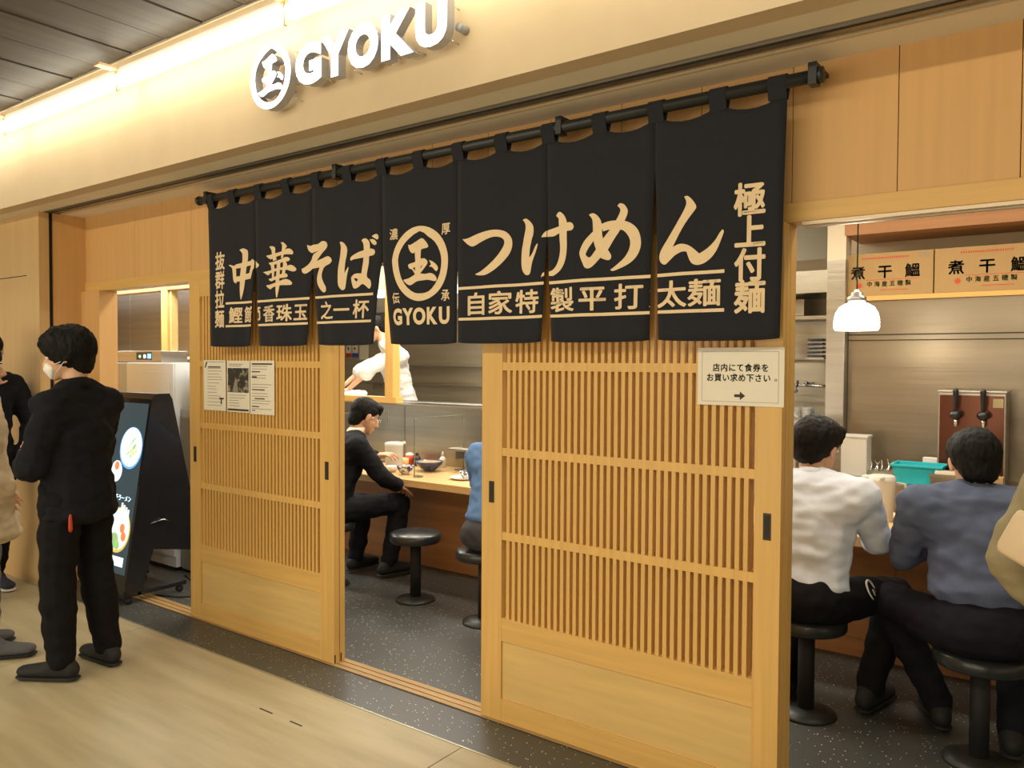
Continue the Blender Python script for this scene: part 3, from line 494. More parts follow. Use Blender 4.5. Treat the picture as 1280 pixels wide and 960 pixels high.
for kp in range(7):
    a, b = PB[kp], PB[kp + 1]
    bm = bmesh.new(); us = [lerp(a, b, i / US) for i in range(US + 1)]
    V = [[bm.verts.new(noren_map(kp, u, z)) for u in us] for z in ZS]
    for i in range(len(ZS) - 1):
        for j in range(US): bm.faces.new((V[i][j], V[i][j + 1], V[i + 1][j + 1], V[i + 1][j])).smooth = True
    r = bmesh.ops.extrude_face_region(bm, geom=list(bm.faces)); bmesh.ops.translate(bm, vec=(0, .0022, 0), verts=[e for e in r['geom'] if isinstance(e, bmesh.types.BMVert)])
    bmesh.ops.recalc_face_normals(bm, faces=bm.faces)
    me = bpy.data.meshes.new('panel'); bm.to_mesh(me); bm.free(); me.materials.append(M['cloth']); pn = link_mesh('panel', me, nr)
    for vf in flats:
        if not (max(v[0] for v in vf[0]) > a and min(v[0] for v in vf[0]) < b): continue
        bm = bmesh.new(); flat_add(bm, vf)
        def cut(co, no, ci=False, co_=False): bmesh.ops.bisect_plane(bm, geom=list(bm.verts) + list(bm.edges) + list(bm.faces), plane_co=co, plane_no=no, clear_inner=ci, clear_outer=co_)
        cut((a, 0, 0), (1, 0, 0), True, False); cut((b, 0, 0), (1, 0, 0), False, True)
        if len(bm.faces):
            x0_, x1_ = min(v.co.x for v in bm.verts), max(v.co.x for v in bm.verts); z0_, z1_ = min(v.co.z for v in bm.verts), max(v.co.z for v in bm.verts)
            for u in us[1:-1]:
                if x0_ < u < x1_: cut((u, 0, 0), (1, 0, 0))
            for z in ZS[1:-1]:
                if z0_ < z < z1_: cut((0, 0, z), (0, 0, 1))
            for v in bm.verts: v.co = noren_map(kp, v.co.x, v.co.z, -.0022)
            for f in bm.faces:
                f.normal_update()
                if f.normal.y > 0: f.normal_flip()
            nm_ = 'stripe' if z1_ - z0_ < .02 and x1_ - x0_ > .2 else 'lettering'
            me = bpy.data.meshes.new(nm_); bm.to_mesh(me); me.materials.append(M['print']); link_mesh(nm_, me, pn)
        bm.free()
for i, u in enumerate(LOOPS):
    uu = min(max(u, PB[0] + .03), PB[-1] - .03); m_ = MB(); r = .026; pts = [(-.128, 2.415)]
    pts = [(-.12 + r * math.cos(t), 2.466 + r * math.sin(t)) for t in [math.pi * (1.18 - 1.36 * q / 10) for q in range(11)]]
    prof = [(-.130, 2.41)] + pts + [(-.112, 2.41)]
    inner = [(-.12 + (y + .12) * .88, 2.466 + (z - 2.466) * .90) for y, z in prof[::-1]]
    m_.prism(prof + inner, 'x', uu - .03, uu + .03); m_.build('loop', M['cloth'], nr)

# ================================================================ LIT SIGN ON THE FASCIA
sg = thing('shop_sign', 'white glowing channel-letter sign with ringed emblem on the fascia', 'sign')
YB, YF = -.535, -.575
def chan(vf, nm, w_=0):
    o = extrude_flat(vf, YF, YB, nm, M['sign_side'], sg)
    flat_obj('face', [vf], YF - .0015, M['white_light'], o)
    xs_ = [v[0] for v in vf[0]]; zs_ = [v[1] for v in vf[0]]
    for (x, z) in ((lerp(min(xs_), max(xs_), .9), lerp(min(zs_), max(zs_), .12)), (lerp(min(xs_), max(xs_), .9), lerp(min(zs_), max(zs_), .85)), (lerp(min(xs_), max(xs_), .12), lerp(min(zs_), max(zs_), .2))):
        MB().tube([(x, YB + .001, z), (x, -.489, z)], .003, 6).build('standoff', M['chrome'], o)
    return o
cx2, cz2, R2 = -2.893, 2.780, .138
k2 = R2 / R_
def tr(p): return ((p[0] / 1000 - cx_) * k2 + cx2, (p[1] / 1000 - cz_) * k2 + cz2)
outer2 = [(cx2 + R2 * math.cos(2 * math.pi * i / 40), cz2 + R2 * math.sin(2 * math.pi * i / 40)) for i in range(40)]
chan(outline(outer2, [[tr(p) for p in RING_IN]], 2), 'ring')
for n_, o_, h_ in TRACES:
    if n_ == 'tama': chan(outline([tr(p) for p in o_], [[tr(p) for p in hh] for hh in h_]), 'emblem_stroke')
for ch, x0, x1 in (('G', -2.722, -2.560), ('Y', -2.562, -2.396), ('O', -2.401, -2.232), ('K', -2.213, -2.048), ('U', -2.037, -1.884)):
    chan(fit(ch, x0, x1, 2.694, 2.865, .055), 'letter')
m_ = MB(); m_.lathe([(.0, -.535), (.016, -.535), (.016, -.49), (0, -.49)], (-1.865, 0, 2.755), 12, 'y'); m_.build('junction_plug', M['grey'], sg)

# ================================================================ COVE TUBE LIGHTS
TL = [('tube light out of view far along the concourse', -12.25), ('tube light just past the left edge of the photo', -10.89), ('tube light outside the left edge, next along the row', -9.53), ('tube light outside the frame beside the leftmost visible one', -8.17), ('tube light at the extreme left edge, only its end bracket showing', -6.81), ('shorter-looking bright tube light at left, up to the bracket', -5.45), ('long bright tube light behind the top of the glowing sign', -4.09), ('bright tube light above the sign, cut off by the top edge', -2.73), ('tube light above the frame over the right door', -1.37)]
for i, (lab, x0) in enumerate(TL):
    t_ = thing('tube_light', lab, 'light', (x0, -.62, 2.99), group='cove tube lights')
    MB().tube([(.035, 0, 0), (1.335, 0, 0)], .034, 12).build('tube', M['tube'], t_)
    MB().box(.03, 1.34, -.012, .012, .032, .06).build('batten', M['white'], t_)
    MB().box(-.025, .03, -.11, .16, .050, .062).box(-.004, .010, -.010, .004, -.05, .050).build('bracket', mat('tan_bracket', (.5, .36, .2), .5), t_)
# ================================================================ PEOPLE
M['skin'] = mat('skin', (.62, .36, .22), .5, var=.05, vscale=(30, 30, 30)); M['skin'].node_tree.nodes['Principled BSDF'].inputs['Subsurface Weight'].default_value = .08
M['hair'] = mat('black_hair', (.005, .0045, .004), .62, spec=.22, var=.5, vscale=(60, 60, 60), bump=.22, bscale=(90, 90, 25))
M['hair2'] = mat('dark_brown_hair', (.008, .006, .005), .62, spec=.22, var=.5, vscale=(60, 60, 60), bump=.22, bscale=(90, 90, 25))
def cloth(nm, c, r=.85, v=.08): return mat(nm, c, r, var=v, vscale=(14, 14, 14), bump=.15, bscale=(220, 220, 220), sheen=.0, spec=.2)
SKIN = M['skin']
def remesh(mb, name, mats, parent, voxel=.007, smooth=3, disp=None, dec=None):
    me = bpy.data.meshes.new(name); mb.bm.normal_update(); bmesh.ops.recalc_face_normals(mb.bm, faces=mb.bm.faces); mb.bm.to_mesh(me); mb.bm.free()
    o = bpy.data.objects.new(name, me); C.objects.link(o)
    m = o.modifiers.new('r', 'REMESH'); m.mode = 'VOXEL'; m.voxel_size = voxel
    s = o.modifiers.new('s', 'SMOOTH'); s.factor = .5; s.iterations = smooth
    if dec: d = o.modifiers.new('d', 'DECIMATE'); d.ratio = dec
    dg = bpy.context.evaluated_depsgraph_get(); dg.update()
    m2 = bpy.data.meshes.new_from_object(o.evaluated_get(dg)); bpy.data.objects.remove(o); bpy.data.meshes.remove(me)
    m2.name = name
    if disp:
        nn = [Vector(v.normal) for v in m2.vertices]
        for v, n_ in zip(m2.vertices, nn): v.co = v.co + n_ * disp(v.co)
    for mt in (mats if isinstance(mats, (list, tuple)) else [mats]): m2.materials.append(mt)
    m2.shade_smooth(); return link_mesh(name, m2, parent)
def V3(*a): return Vector(a)
def hand(mb, wrist, d, n, side, curl=.5, k=1., thumb=.5):
    """five-fingered hand: d = pointing direction, n = palm normal, side = +1 if the thumb is on d x n side"""
    d = Vector(d).normalized(); n = Vector(n); n = (n - d * n.dot(d)).normalized(); s = d.cross(n) * side; w_ = Vector(wrist)
    kn = []
    for i, off in enumerate((.030, .010, -.011, -.030)):
        base = w_ + d * (.084 - .004 * abs(i - 1)) * k + s * off * k; kn.append(base)
        mb.hull([(w_ + d * .012 * k + s * off * .55 * k, .017 * k), (base, .0115 * k)], sub=1)
    mb.hull([(kn[0], .011 * k), (kn[3], .010 * k), (w_ + d * .03 * k, .02 * k)], sub=1)
    for i, (base, L) in enumerate(zip(kn, (.072, .080, .075, .058))):
        p = base; a = 0; r = .0088 - .0006 * i * .5
        for q, fr_ in enumerate((.46, .30, .24)):
            a += curl * (.5, .8, .6)[q] + (.04 * i)
            dd = (d * math.cos(a) + n * math.sin(a) + s * (.07 * (1.2 - i) * (1 - .5 * curl))).normalized(); p2 = p + dd * L * fr_ * k
            mb.hull([(p, r * k), (p2, (r - .0008) * k)], sub=1); p = p2; r -= .0007
    p = w_ + d * .022 * k + s * .022 * k; r = .0125
    for q, L in enumerate((.042, .032, .026)):
        dd = (d * (.65 + .15 * q) + s * (.75 - .25 * q) + n * (thumb * (.5 + .25 * q))).normalized(); p2 = p + dd * L * k
        mb.hull([(p, r * k), (p2, (r - .0018) * k)], sub=1); p = p2; r -= .0015
def wr(a, f=9., seed=0.):
    off = Vector((seed, seed * 1.7, seed * .3))
    return lambda co: a * (noise.noise(Vector((co.x * f, co.y * f, co.z * f * 1.9)) + off) + .6 * noise.noise(Vector((co.x * f * 2.3, co.y * f * 2.3, co.z * f * 3.4)) + off))
def person(label, loc, heading, P, group=None):
    """P: joints in the body's own frame (x forward, y left, z up)."""
    root = thing('person', label, 'person', loc, math.radians(heading), group)
    k = P.get('k', 1.); g = P.get
    pel, che, nek, hd_ = [Vector(P[q]) for q in ('pelvis', 'chest', 'neck', 'head')]
    hy, hp, hr = math.radians(g('head_yaw', 0)), math.radians(g('head_pitch', 0)), math.radians(g('head_roll', 0))
    HR = Matrix.Rotation(hy, 3, 'Z') @ Matrix.Rotation(hp, 3, 'Y') @ Matrix.Rotation(hr, 3, 'X')   # hp>0 looks down
    def H(x, y, z): return hd_ + HR @ (Vector((x, y, z)) * k)
    ax_, an_ = HR.to_quaternion().axis, HR.to_quaternion().angle
    def HB(x, y, z, r):
        r = r if isinstance(r, tuple) else (r, r, r)
        return (H(x, y, z), tuple(q * k for q in r), an_, ax_)
    tw = math.radians(g('twist', 0)); lean = (che - pel)
    TR = Matrix.Rotation(tw, 3, 'Z')
    TQ = (Matrix.Rotation(tw, 3, 'Z') @ Matrix.Rotation(math.atan2(lean.x, max(lean.z, .05)), 3, 'Y')).to_quaternion()
    def TB(c, r): return (c, tuple(q * k for q in r), TQ.angle, TQ.axis)
    sw = g('sw', .18) * k
    sh = {}
    for sd, s in (('L', 1), ('R', -1)):
        sh[sd] = Vector(P['sh' + sd]) if g('sh' + sd) else che + TR @ Vector((-.005, s * sw, .13 * k))
    hip = {sd: pel + Vector((0, s * .09 * k, -.02 * k)) for sd, s in (('L', 1), ('R', -1))}
    b = MB()
    def torso(mb, t):
        mid = pel.lerp(che, .45)
        mb.hull([TB(che, (.105 + t, .150 + t, .13 + t)), TB(che + (nek - che) * .45, (.06 + t, .13 + t, .05 + t)), TB(mid, (.095 + t, .132 + t, .09 + t))])
        cu_ = g('cut', 0) if t > 0 else 0; low = pel.lerp(che, cu_)
        mb.hull([TB(mid, (.095 + t, .132 + t, .09 + t)), TB(low, (.105 + t, .150 + t, .045 if cu_ else .09 + t))])
        for sd in 'LR': mb.hull([(sh[sd], (.055 + t) * k), TB(che + Vector((0, 0, .02)), (.09 + t, .12 + t, .10 + t))])
        mb.hull([(sh['L'], (.045 + t) * k), (sh['R'], (.045 + t) * k), (nek - Vector((0, 0, .02)), (.05 + t * .6) * k)])
    def arm(mb, t, fl=1., fw=1., upto=1.):
        for sd in 'LR':
            if g('el' + sd) is None: continue
            e, w_ = Vector(P['el' + sd]), Vector(P['wr' + sd]); w2 = e.lerp(w_, upto)
            mb.hull([(sh[sd], (.050 + t) * k), (sh[sd].lerp(e, .5), (.045 + t * fl) * k)]); mb.hull([(sh[sd].lerp(e, .5), (.045 + t * fl) * k), (e, (.036 + t * fl) * k)])
            if upto > 0: mb.hull([(e, (.036 + t * fl) * k), (e.lerp(w_, min(.35, upto)), (.037 + t * fl) * k), (w2, (.025 + .010 * (1 - upto) + t * fw) * k)])
    def leg(mb, t, tk=1., ta=1., upto=1.):
        for sd in 'LR':
            kn, an = Vector(P['kn' + sd]), Vector(P['an' + sd])
            mb.hull([(hip[sd], (.085 + t) * k), (hip[sd].lerp(kn, .5), (.072 + t) * k)]); mb.hull([(hip[sd].lerp(kn, .5), (.072 + t) * k), (kn, (.052 + t * tk) * k)])
            a2 = kn.lerp(an, upto)
            mb.hull([(kn, (.052 + t * tk) * k), (kn.lerp(an, .3), (.052 + t * tk) * k)]); mb.hull([(kn.lerp(an, .3), (.052 + t * tk) * k), (a2, (.034 + t * ta) * k)])
    # head, neck, hands, body
    torso(b, -.012); arm(b, -.004); leg(b, -.012)
    b.hull([(nek - Vector((0, 0, .03)), .055 * k), HB(-.025, 0, -.055, .052)]);
    b.hull([HB(-.008, 0, .035, (.094, .075, .088))], sub=3)
    b.hull([HB(.030, 0, -.020, (.058, .060, .060)), HB(.045, 0, -.062, (.036, .038, .030)), HB(.066, 0, -.090, (.018, .022, .016)), HB(-.01, 0, -.03, (.06, .062, .05))])
    b.hull([HB(.060, 0, .045, (.028, .055, .035)), HB(.055, 0, 0, (.03, .05, .03))])
    b.hull([HB(.092, 0, .010, (.006, .007, .006)), HB(.108, 0, -.028, (.010, .013, .009)), HB(.090, 0, -.034, (.010, .016, .008))])
    b.hull([HB(.088, .012, -.062, (.008, .014, .006)), HB(.088, -.012, -.062, (.008, .014, .006))])
    for s in (1, -1): b.hull([HB(.0, s * .080, .010, (.018, .008, .022)), HB(-.006, s * .079, -.018, (.012, .007, .016))])
    for sd, s in (('L', 1), ('R', -1)):
        if g('hand' + sd): hand(b, P['wr' + sd], side=s * g('thumbside' + sd, 1), k=k, **P['hand' + sd])
        if not g('shoe_col'): pass
    body = remesh(b, 'body', SKIN, root, g('vox', .007), 2, dec=g('dec', .6))
    # face
    if g('face', True):
        for s in (1, -1):
            e_ = MB().hull([HB(.078, s * .032, .006, (.011, .014, .008))]).build('eye', M['white'], body, True)
            MB().hull([HB(.0875, s * .032, .006, (.003, .006, .006))], sub=1).build('iris', M['black'], e_)
            MB().hull([HB(.090, s * .020, .030, (.004, .006, .003)), HB(.080, s * .048, .030, (.004, .006, .003))], sub=1).build('eyebrow', M['hair'], body, True)
        MB().hull([HB(.0935, .016, -.062, (.003, .008, .002)), HB(.0935, -.016, -.062, (.003, .008, .002))], sub=1).build('mouth', mat('lip', (.40, .15, .11), .5), body, True)
    # hair
    hc = g('hair', 'hair'); hv = g('hairvol', 0.); hm = MB()
    hm.hull([HB(-.022, 0, .045, (.092 + hv, .083 + hv, .090 + hv)), HB(.01, 0, .066, (.080 + hv, .076 + hv, .066 + hv))], sub=3)
    hm.hull([HB(-.050, 0, -.005, (.055 + hv * .7, .074 + hv * .6, .055)), HB(-.056, 0, -.05 + g('nape', 0), (.046, .062, .036)), HB(-.03, 0, .05, (.08 + hv, .08 + hv, .07))])
    for s in (1, -1): sz = g('sidez', 0); hm.hull([HB(.012, s * (.070 + hv * .5), .050 + sz, (.045, .014, .030)), HB(-.022, s * (.072 + hv * .4), .022 + sz, (.020, .012, .030))])
    fr0 = g('fringe', .03)
    hm.hull([HB(.052 + hv, .03, .085, (.035, .045, .030)), HB(.062 + hv, -.03, .085, (.032, .045, .030)), HB(.078 + hv, 0, .085 - fr0, (.018, .058, .020))])
    sp = g('spiky', .004)
    def hd2(co): 
        q = HR.inverted() @ (co - hd_)
        return sp * (noise.noise(Vector((q.x * 45, q.y * 45, q.z * 16))) + .8 * noise.noise(Vector((q.x * 110, q.y * 110, q.z * 30))))
    remesh(hm, 'hair', M[hc], body, .0055, 2, hd2)
    # clothing
    tcol, bcol = P['top'], P['bottom']; tt = g('tt', .014); sd_ = g('seed', 1.)
    m = MB(); torso(m, tt); arm(m, tt * .9, 1.0, g('cuff', 1.), g('sleeve', .96))
    hem = g('hem')
    if hem:
        for hh in hem: m.hull([TB(pel.lerp(che, .3), (.10 + tt, .142 + tt, .06)), TB(Vector(hh[0]), hh[1])])
    if g('collar'):
        m.hull([(nek - Vector((.004, 0, .025)), (.062 * k, .066 * k, .030 * k)), (nek + Vector((-.008, 0, .012)), (.050 * k, .054 * k, .016 * k))])
    remesh(m, g('topname', 'shirt'), tcol, root, g('cvox', .010), 3, wr(g('fold', .010), g('foldf', 9.), sd_))
    if g('collar'):
        cm = MB(); cm.lathe([(.070, -.022), (.061, .022), (.055, .030), (.052, .026), (.056, .018), (.064, -.024)], seg=28)
        lean_ = (hd_ - nek); ca = math.atan2(lean_.x, max(lean_.z, .05)) * .7
        cm.xf(Matrix.Translation(nek + Vector((-.002, 0, -.002))) @ Matrix.Rotation(ca, 4, 'Y') @ Matrix.Scale(k, 4)); cm.build('collar', tcol, root, True)
    m = MB(); m.hull([TB(pel, (.110 + .006, .155 + .004, .085)), (hip['L'], .092 * k), (hip['R'], .092 * k)])
    if g('seat'): m.hull([(pel + Vector((-.035, .04, -.01)), (.125 * k, .135 * k, .10 * k)), (pel + Vector((-.035, -.04, -.01)), (.125 * k, .135 * k, .10 * k)), (pel.lerp(che, .3), (.10 * k, .14 * k, .06))])
    leg(m, g('tb', .012), g('tk', 1.6), g('ta', 1.8), g('legto', .97))
    remesh(m, 'trousers', bcol, root, .011, 3, wr(g('foldb', .009), 8., sd_ + 5))
    for sd, s in (('L', 1), ('R', -1)):
        an = Vector(P['an' + sd]); ta = math.radians(g('toe' + sd, s * 8)); gz = g('ground', 0.); pz = g('heel' + sd, 0.)
        def F(x, y, z): return Vector((an.x + x * math.cos(ta) - y * math.sin(ta), an.y + x * math.sin(ta) + y * math.cos(ta), an.z - .085 + z))
        m = MB(); m.hull([(F(-.050, 0, .048), (.038, .040, .042)), (F(.07, 0, .046), (.042, .048, .038)), (F(.0, 0, .10), (.046, .046, .03))])
        m.hull([(F(.07, 0, .046), (.042, .048, .038)), (F(.180, 0, .036), (.046, .044, .028))])
        sh_ = remesh(m, 'shoe', P.get('shoe', M['blackmatte']), root, .008, 2)
        m = MB(); m.hull([(F(-.050, 0, .010), (.042, .042, .010)), (F(.180, 0, .010), (.050, .047, .010))]); m.build('sole', P.get('sole', M['blackmatte']), sh_, True)
    return root, body, H, HR, HB
def mask(H, HB, body, up=0.):
    m = MB(); m.hull([HB(.090, 0, -.020 + up, (.014, .022, .008)), HB(.104, 0, -.045 + up, (.009, .020, .018)), HB(.070, 0, -.050 + up, (.024, .050, .026)), HB(.078, 0, -.088 + up, (.012, .024, .009))])
    mo = m.build('face_mask', M['white'], body, True)
    for s in (1, -1):
        for z in (-.028, -.078): MB().tube([H(.055, s * .058, z + up), H(.03, s * .074, z * .6 - .008), H(.0, s * .083, -.012 + z * .12)], .0016, 6).build('ear_loop', M['white'], mo)
    return mo

NAVYB = cloth('black_jacket_cloth', (.009, .0095, .013)); BLK = cloth('black_trouser_cloth', (.007, .0065, .0075))
STAND = dict(pelvis=(0, 0, .93), chest=(.0, 0, 1.24), neck=(-.01, 0, 1.45), head=(.02, 0, 1.585), knL=(.02, .10, .50), knR=(.02, -.10, .50), anL=(-.02, .11, .09), anR=(-.02, -.11, .09))
# --- standing man in black with mask
P1 = dict(STAND, k=1.03, pelvis=(0, 0, .91), chest=(-.01, 0, 1.19), neck=(.005, 0, 1.43), head=(.045, .0, 1.565), head_yaw=28, head_pitch=8, sw=.172, sidez=.018,
          elL=(.05, .225, 1.04), wrL=(.22, .04, 1.08), elR=(.10, -.26, 1.05), wrR=(.27, -.05, 1.10), handL=dict(d=(.1, -1, .1), n=(-1, 0, 0), curl=.9), handR=dict(d=(.1, 1, .1), n=(-1, 0, 0), curl=.9),
          knL=(.03, .10, .49), anL=(.01, .10, .09), knR=(-.01, -.11, .49), anR=(-.06, -.13, .09), toeL=8, toeR=-20,
          top=NAVYB, bottom=BLK, tt=.034, cuff=1.6, sleeve=.55, collar=True, hem=[((-.01, 0, .80), (.150, .200, .05))], hairvol=.022, spiky=.005, nape=-.01, fringe=.010, face=True, tb=.018, tk=1.6, ta=1.6, fold=.012, topname='jacket', seed=3.)
root, body, H, HR, HB = person('man in black jacket and white mask standing before the glowing menu stand', (-4.03, -.87, 0), 204, P1)
mask(H, HB, body)
MB().hull([((-.11, .17, .80), (.006, .01, .028)), ((-.115, .175, .76), (.006, .012, .02))]).build('key_tag', M['red'], root, True)
# --- cream sweater person at the photo's left edge
CRM = cloth('cream_knit', (.66, .56, .38)); GRY = cloth('grey_trouser_cloth', (.16, .15, .14))
P3 = dict(STAND, pelvis=(0, 0, .90), chest=(-.01, 0, 1.18), neck=(0, 0, 1.38), head=(.02, 0, 1.50), elL=(-.05, .24, .96), wrL=(.05, .17, .80), elR=(-.03, -.23, .98), wrR=(.12, -.08, .88),
          handL=dict(d=(.5, 0, -.8), n=(0, -1, 0), curl=.5), handR=dict(d=(.5, 0, -.8), n=(0, 1, 0), curl=.5), knR=(.04, -.11, .48), anR=(.05, -.12, .09), knL=(.02, .11, .48), anL=(-.08, .12, .09),
          top=CRM, bottom=GRY, tt=.045, cuff=1.2, hem=[((0, 0, .62), (.205, .235, .05)), ((0, 0, .80), (.19, .23, .05))], hair='hair2', shoe=mat('grey_suede', (.10, .10, .11), .8), fold=.010, topname='sweater', seed=8.)
person('person in long cream sweater and grey trousers at far left edge', (-4.705, -1.06, 0), 62, P3)
# --- masked man at the back left, hand to face
P2 = dict(STAND, k=1.02, pelvis=(0, 0, .93), chest=(-.02, 0, 1.24), neck=(.03, 0, 1.46), head=(.095, 0, 1.60), head_pitch=8, head_yaw=-12, elR=(.30, -.17, 1.22), wrR=(.23, -.05, 1.40), elL=(.0, .29, 1.12), wrL=(.12, .2, .94),
          handR=dict(d=(-.15, .55, .6), n=(-.8, .2, -.2), curl=.8), handL=dict(d=(.3, 0, -1), n=(0, -1, 0), curl=.5), anR=(.20, -.10, .09), knR=(.14, -.11, .50), toeR=-12, anL=(-.15, .1, .09),
          top=NAVYB, bottom=BLK, tt=.03, cuff=1.2, fold=.010, topname='jacket', shoe=mat('navy_canvas', (.03, .035, .06), .8), sole=M['white'], hairvol=.002, seed=5., vox=.006, hem=[((0, 0, .84), (.14, .19, .05))])
root, body, H, HR, HB = person('man with raised hand and lowered white mask behind the cream sweater', (-5.86, -.61, 0), -4, P2)
mask(H, HB, body, -.006)
shoe = [c for c in root.children if c.name.startswith('shoe')][1]
for i in range(3):
    x = .235 + .022 * i; MB().tube([(x, -.156, .030), (x - .012, -.148, .052), (x - .02, -.132, .070)], .0045, 6).build('stripe', M['white'], shoe)
# --- seated customers (x forward = towards the counter)
SEAT = dict(pelvis=(0, 0, .55), chest=(.07, 0, .85), neck=(.12, 0, 1.06), head=(.17, 0, 1.19), knL=(.40, .13, .50), knR=(.40, -.13, .50), anL=(.34, .13, .10), anR=(.34, -.13, .10))
SUIT = cloth('black_suit_wool', (.009, .010, .014), .75)
P4 = dict(SEAT, k=1.07, chest=(.12, .0, .83), neck=(.24, 0, 1.03), head=(.31, -.01, 1.150), head_yaw=-18, head_pitch=22, sw=.185, elR=(.25, -.27, .76), wrR=(.43, -.24, .665), elL=(.33, .24, .80), wrL=(.44, .02, .86),
          handR=dict(d=(.8, .3, -.25), n=(0, .2, -1), curl=.8), handL=dict(d=(.55, -.75, .1), n=(.2, 0, -1), curl=.5, thumb=.2), thumbsideL=1, knR=(.52, -.16, .52), anR=(.40, -.17, .10), top=SUIT, bottom=SUIT, tt=.022, cuff=1.1, sleeve=.93, topname='suit_jacket',
          hem=[((-.03, 0, .52), (.14, .19, .06))], fold=.008, vox=.0055, dec=.5, seed=2., hairvol=.0, spiky=.003)
root, body, H, HR, HB = person('man in black suit and glasses eating at the counter, seen through the doorway', (-4.27, .92, 0), 84, P4)
MB().hull([((.225, 0, 1.045), (.066, .068, .014)), ((.25, 0, 1.075), (.060, .062, .012))]).build('shirt_collar', M['paper'], root, True)
gm = MB()
for s in (1, -1):
    gm.tube([H(.098, s * .033 + .019 * math.cos(a), .006 + .016 * math.sin(a)) for a in [i * math.pi / 8 for i in range(17)]], .0014, 6)
    gm.tube([H(.096, s * .053, .010), H(.05, s * .079, .012), H(.0, s * .084, .012)], .0014, 6)
gm.tube([H(.100, .014, .008), H(.100, -.014, .008)], .0014, 6); gm.build('glasses', M['chrome'], body)
BLU = cloth('denim_blue_cotton', (.115, .22, .44))
P5 = dict(SEAT, sw=.155, cut=.2, seat=True, chest=(.10, 0, .84), head=(.22, 0, 1.17), head_pitch=15, elL=(.24, .26, .80), wrL=(.44, .14, .78), elR=(.24, -.26, .80), wrR=(.44, -.14, .78), handL=dict(d=(1, -.3, 0), n=(0, 0, -1), curl=.7), handR=dict(d=(1, .3, 0), n=(0, 0, -1), curl=.7),
          top=BLU, bottom=cloth('charcoal_denim', (.05, .05, .055)), tt=.036, fold=.010, seed=11., dec=.5)
person('customer in denim-blue shirt half hidden by the right door frame', (-2.85, .93, 0), 92, P5)
WHT = cloth('white_shirt_cotton', (.66, .71, .80), .8, .03)
P6 = dict(SEAT, k=1.08, cut=.08, seat=True, chest=(.045, -.01, .85), neck=(.10, .01, 1.05), head=(.155, .015, 1.165), head_yaw=-18, head_pitch=10, sw=.185, elR=(.20, -.235, .77), wrR=(.43, -.16, .78), elL=(.22, .25, .80), wrL=(.46, .12, .78),
          handL=dict(d=(1, -.3, 0), n=(0, 0, -1), curl=.7), handR=dict(d=(1, .4, 0), n=(0, 0, -1), curl=.7), knR=(.40, -.26, .51), anR=(.24, -.20, .10), knL=(.36, .15, .50), anL=(.12, .13, .10),
          top=WHT, bottom=BLK, tt=.024, cuff=1.3, collar=True, fold=.012, foldf=8., seed=21., dec=.5, hair='hair2', hairvol=.010, nape=.012, spiky=.004)
root, body, H, HR, HB = person('man in white shirt seated nearest the right-hand lattice door', (-.995, .80, 0), 86, P6)
lg = MB(); pts = [(.0, .0), (.018, .030), (.045, .036), (.060, .020), (.050, .000), (.030, -.012), (.040, .008), (.038, .018), (.024, .014)]
lg.tube([(.155 + .0, -.2085 - .004 * math.sin(i), .575 - 0.0 + .0) for i in range(1)] * 2, .001, 3)
lg.bm.clear()
cxx = (.13, -.235, .575)
lg.tube([(cxx[0] + .040 * math.cos(a), cxx[1] - .001 + .02 * math.sin(a), cxx[2] + .040 * math.sin(a)) for a in [math.radians(q) for q in range(-30, 250, 20)]], [.002 + .003 * math.sin(math.pi * i / 13) for i in range(14)], 6)
lg.tube([(cxx[0] + .028, cxx[1] - .008, cxx[2] - .010), (cxx[0] + .008, cxx[1] - .003, cxx[2] + .002), (cxx[0] + .014, cxx[1] - .010, cxx[2] - .022)], .004, 6)
lg.build('white_emblem', M['white'], root)
NAV = cloth('slate_blue_shirt', (.095, .115, .185), .8); NAVT = cloth('navy_trouser_cloth', (.009, .008, .014))
P7 = dict(SEAT, k=1.08, cut=.36, seat=True, chest=(.09, -.01, .845), neck=(.16, .0, 1.04), head=(.20, .005, 1.145), head_yaw=10, head_pitch=12, sw=.20, elL=(.20, .25, .76), wrL=(.42, .14, .78), elR=(.26, -.28, .78), wrR=(.46, -.14, .78),
          handL=dict(d=(1, -.3, 0), n=(0, 0, -1), curl=.7), handR=dict(d=(1, .3, 0), n=(0, 0, -1), curl=.7), knL=(.33, .30, .52), anL=(.32, .10, .10), knR=(.40, -.20, .50), anR=(.15, -.14, .10),
          top=NAV, bottom=NAVT, tt=.030, cuff=1.3, collar=True, fold=.014, foldf=8., seed=31., dec=.5, hairvol=.006, nape=.006)
person('man in slate-blue shirt seated on the rightmost stool', (-.33, .76, 0), 104, P7)
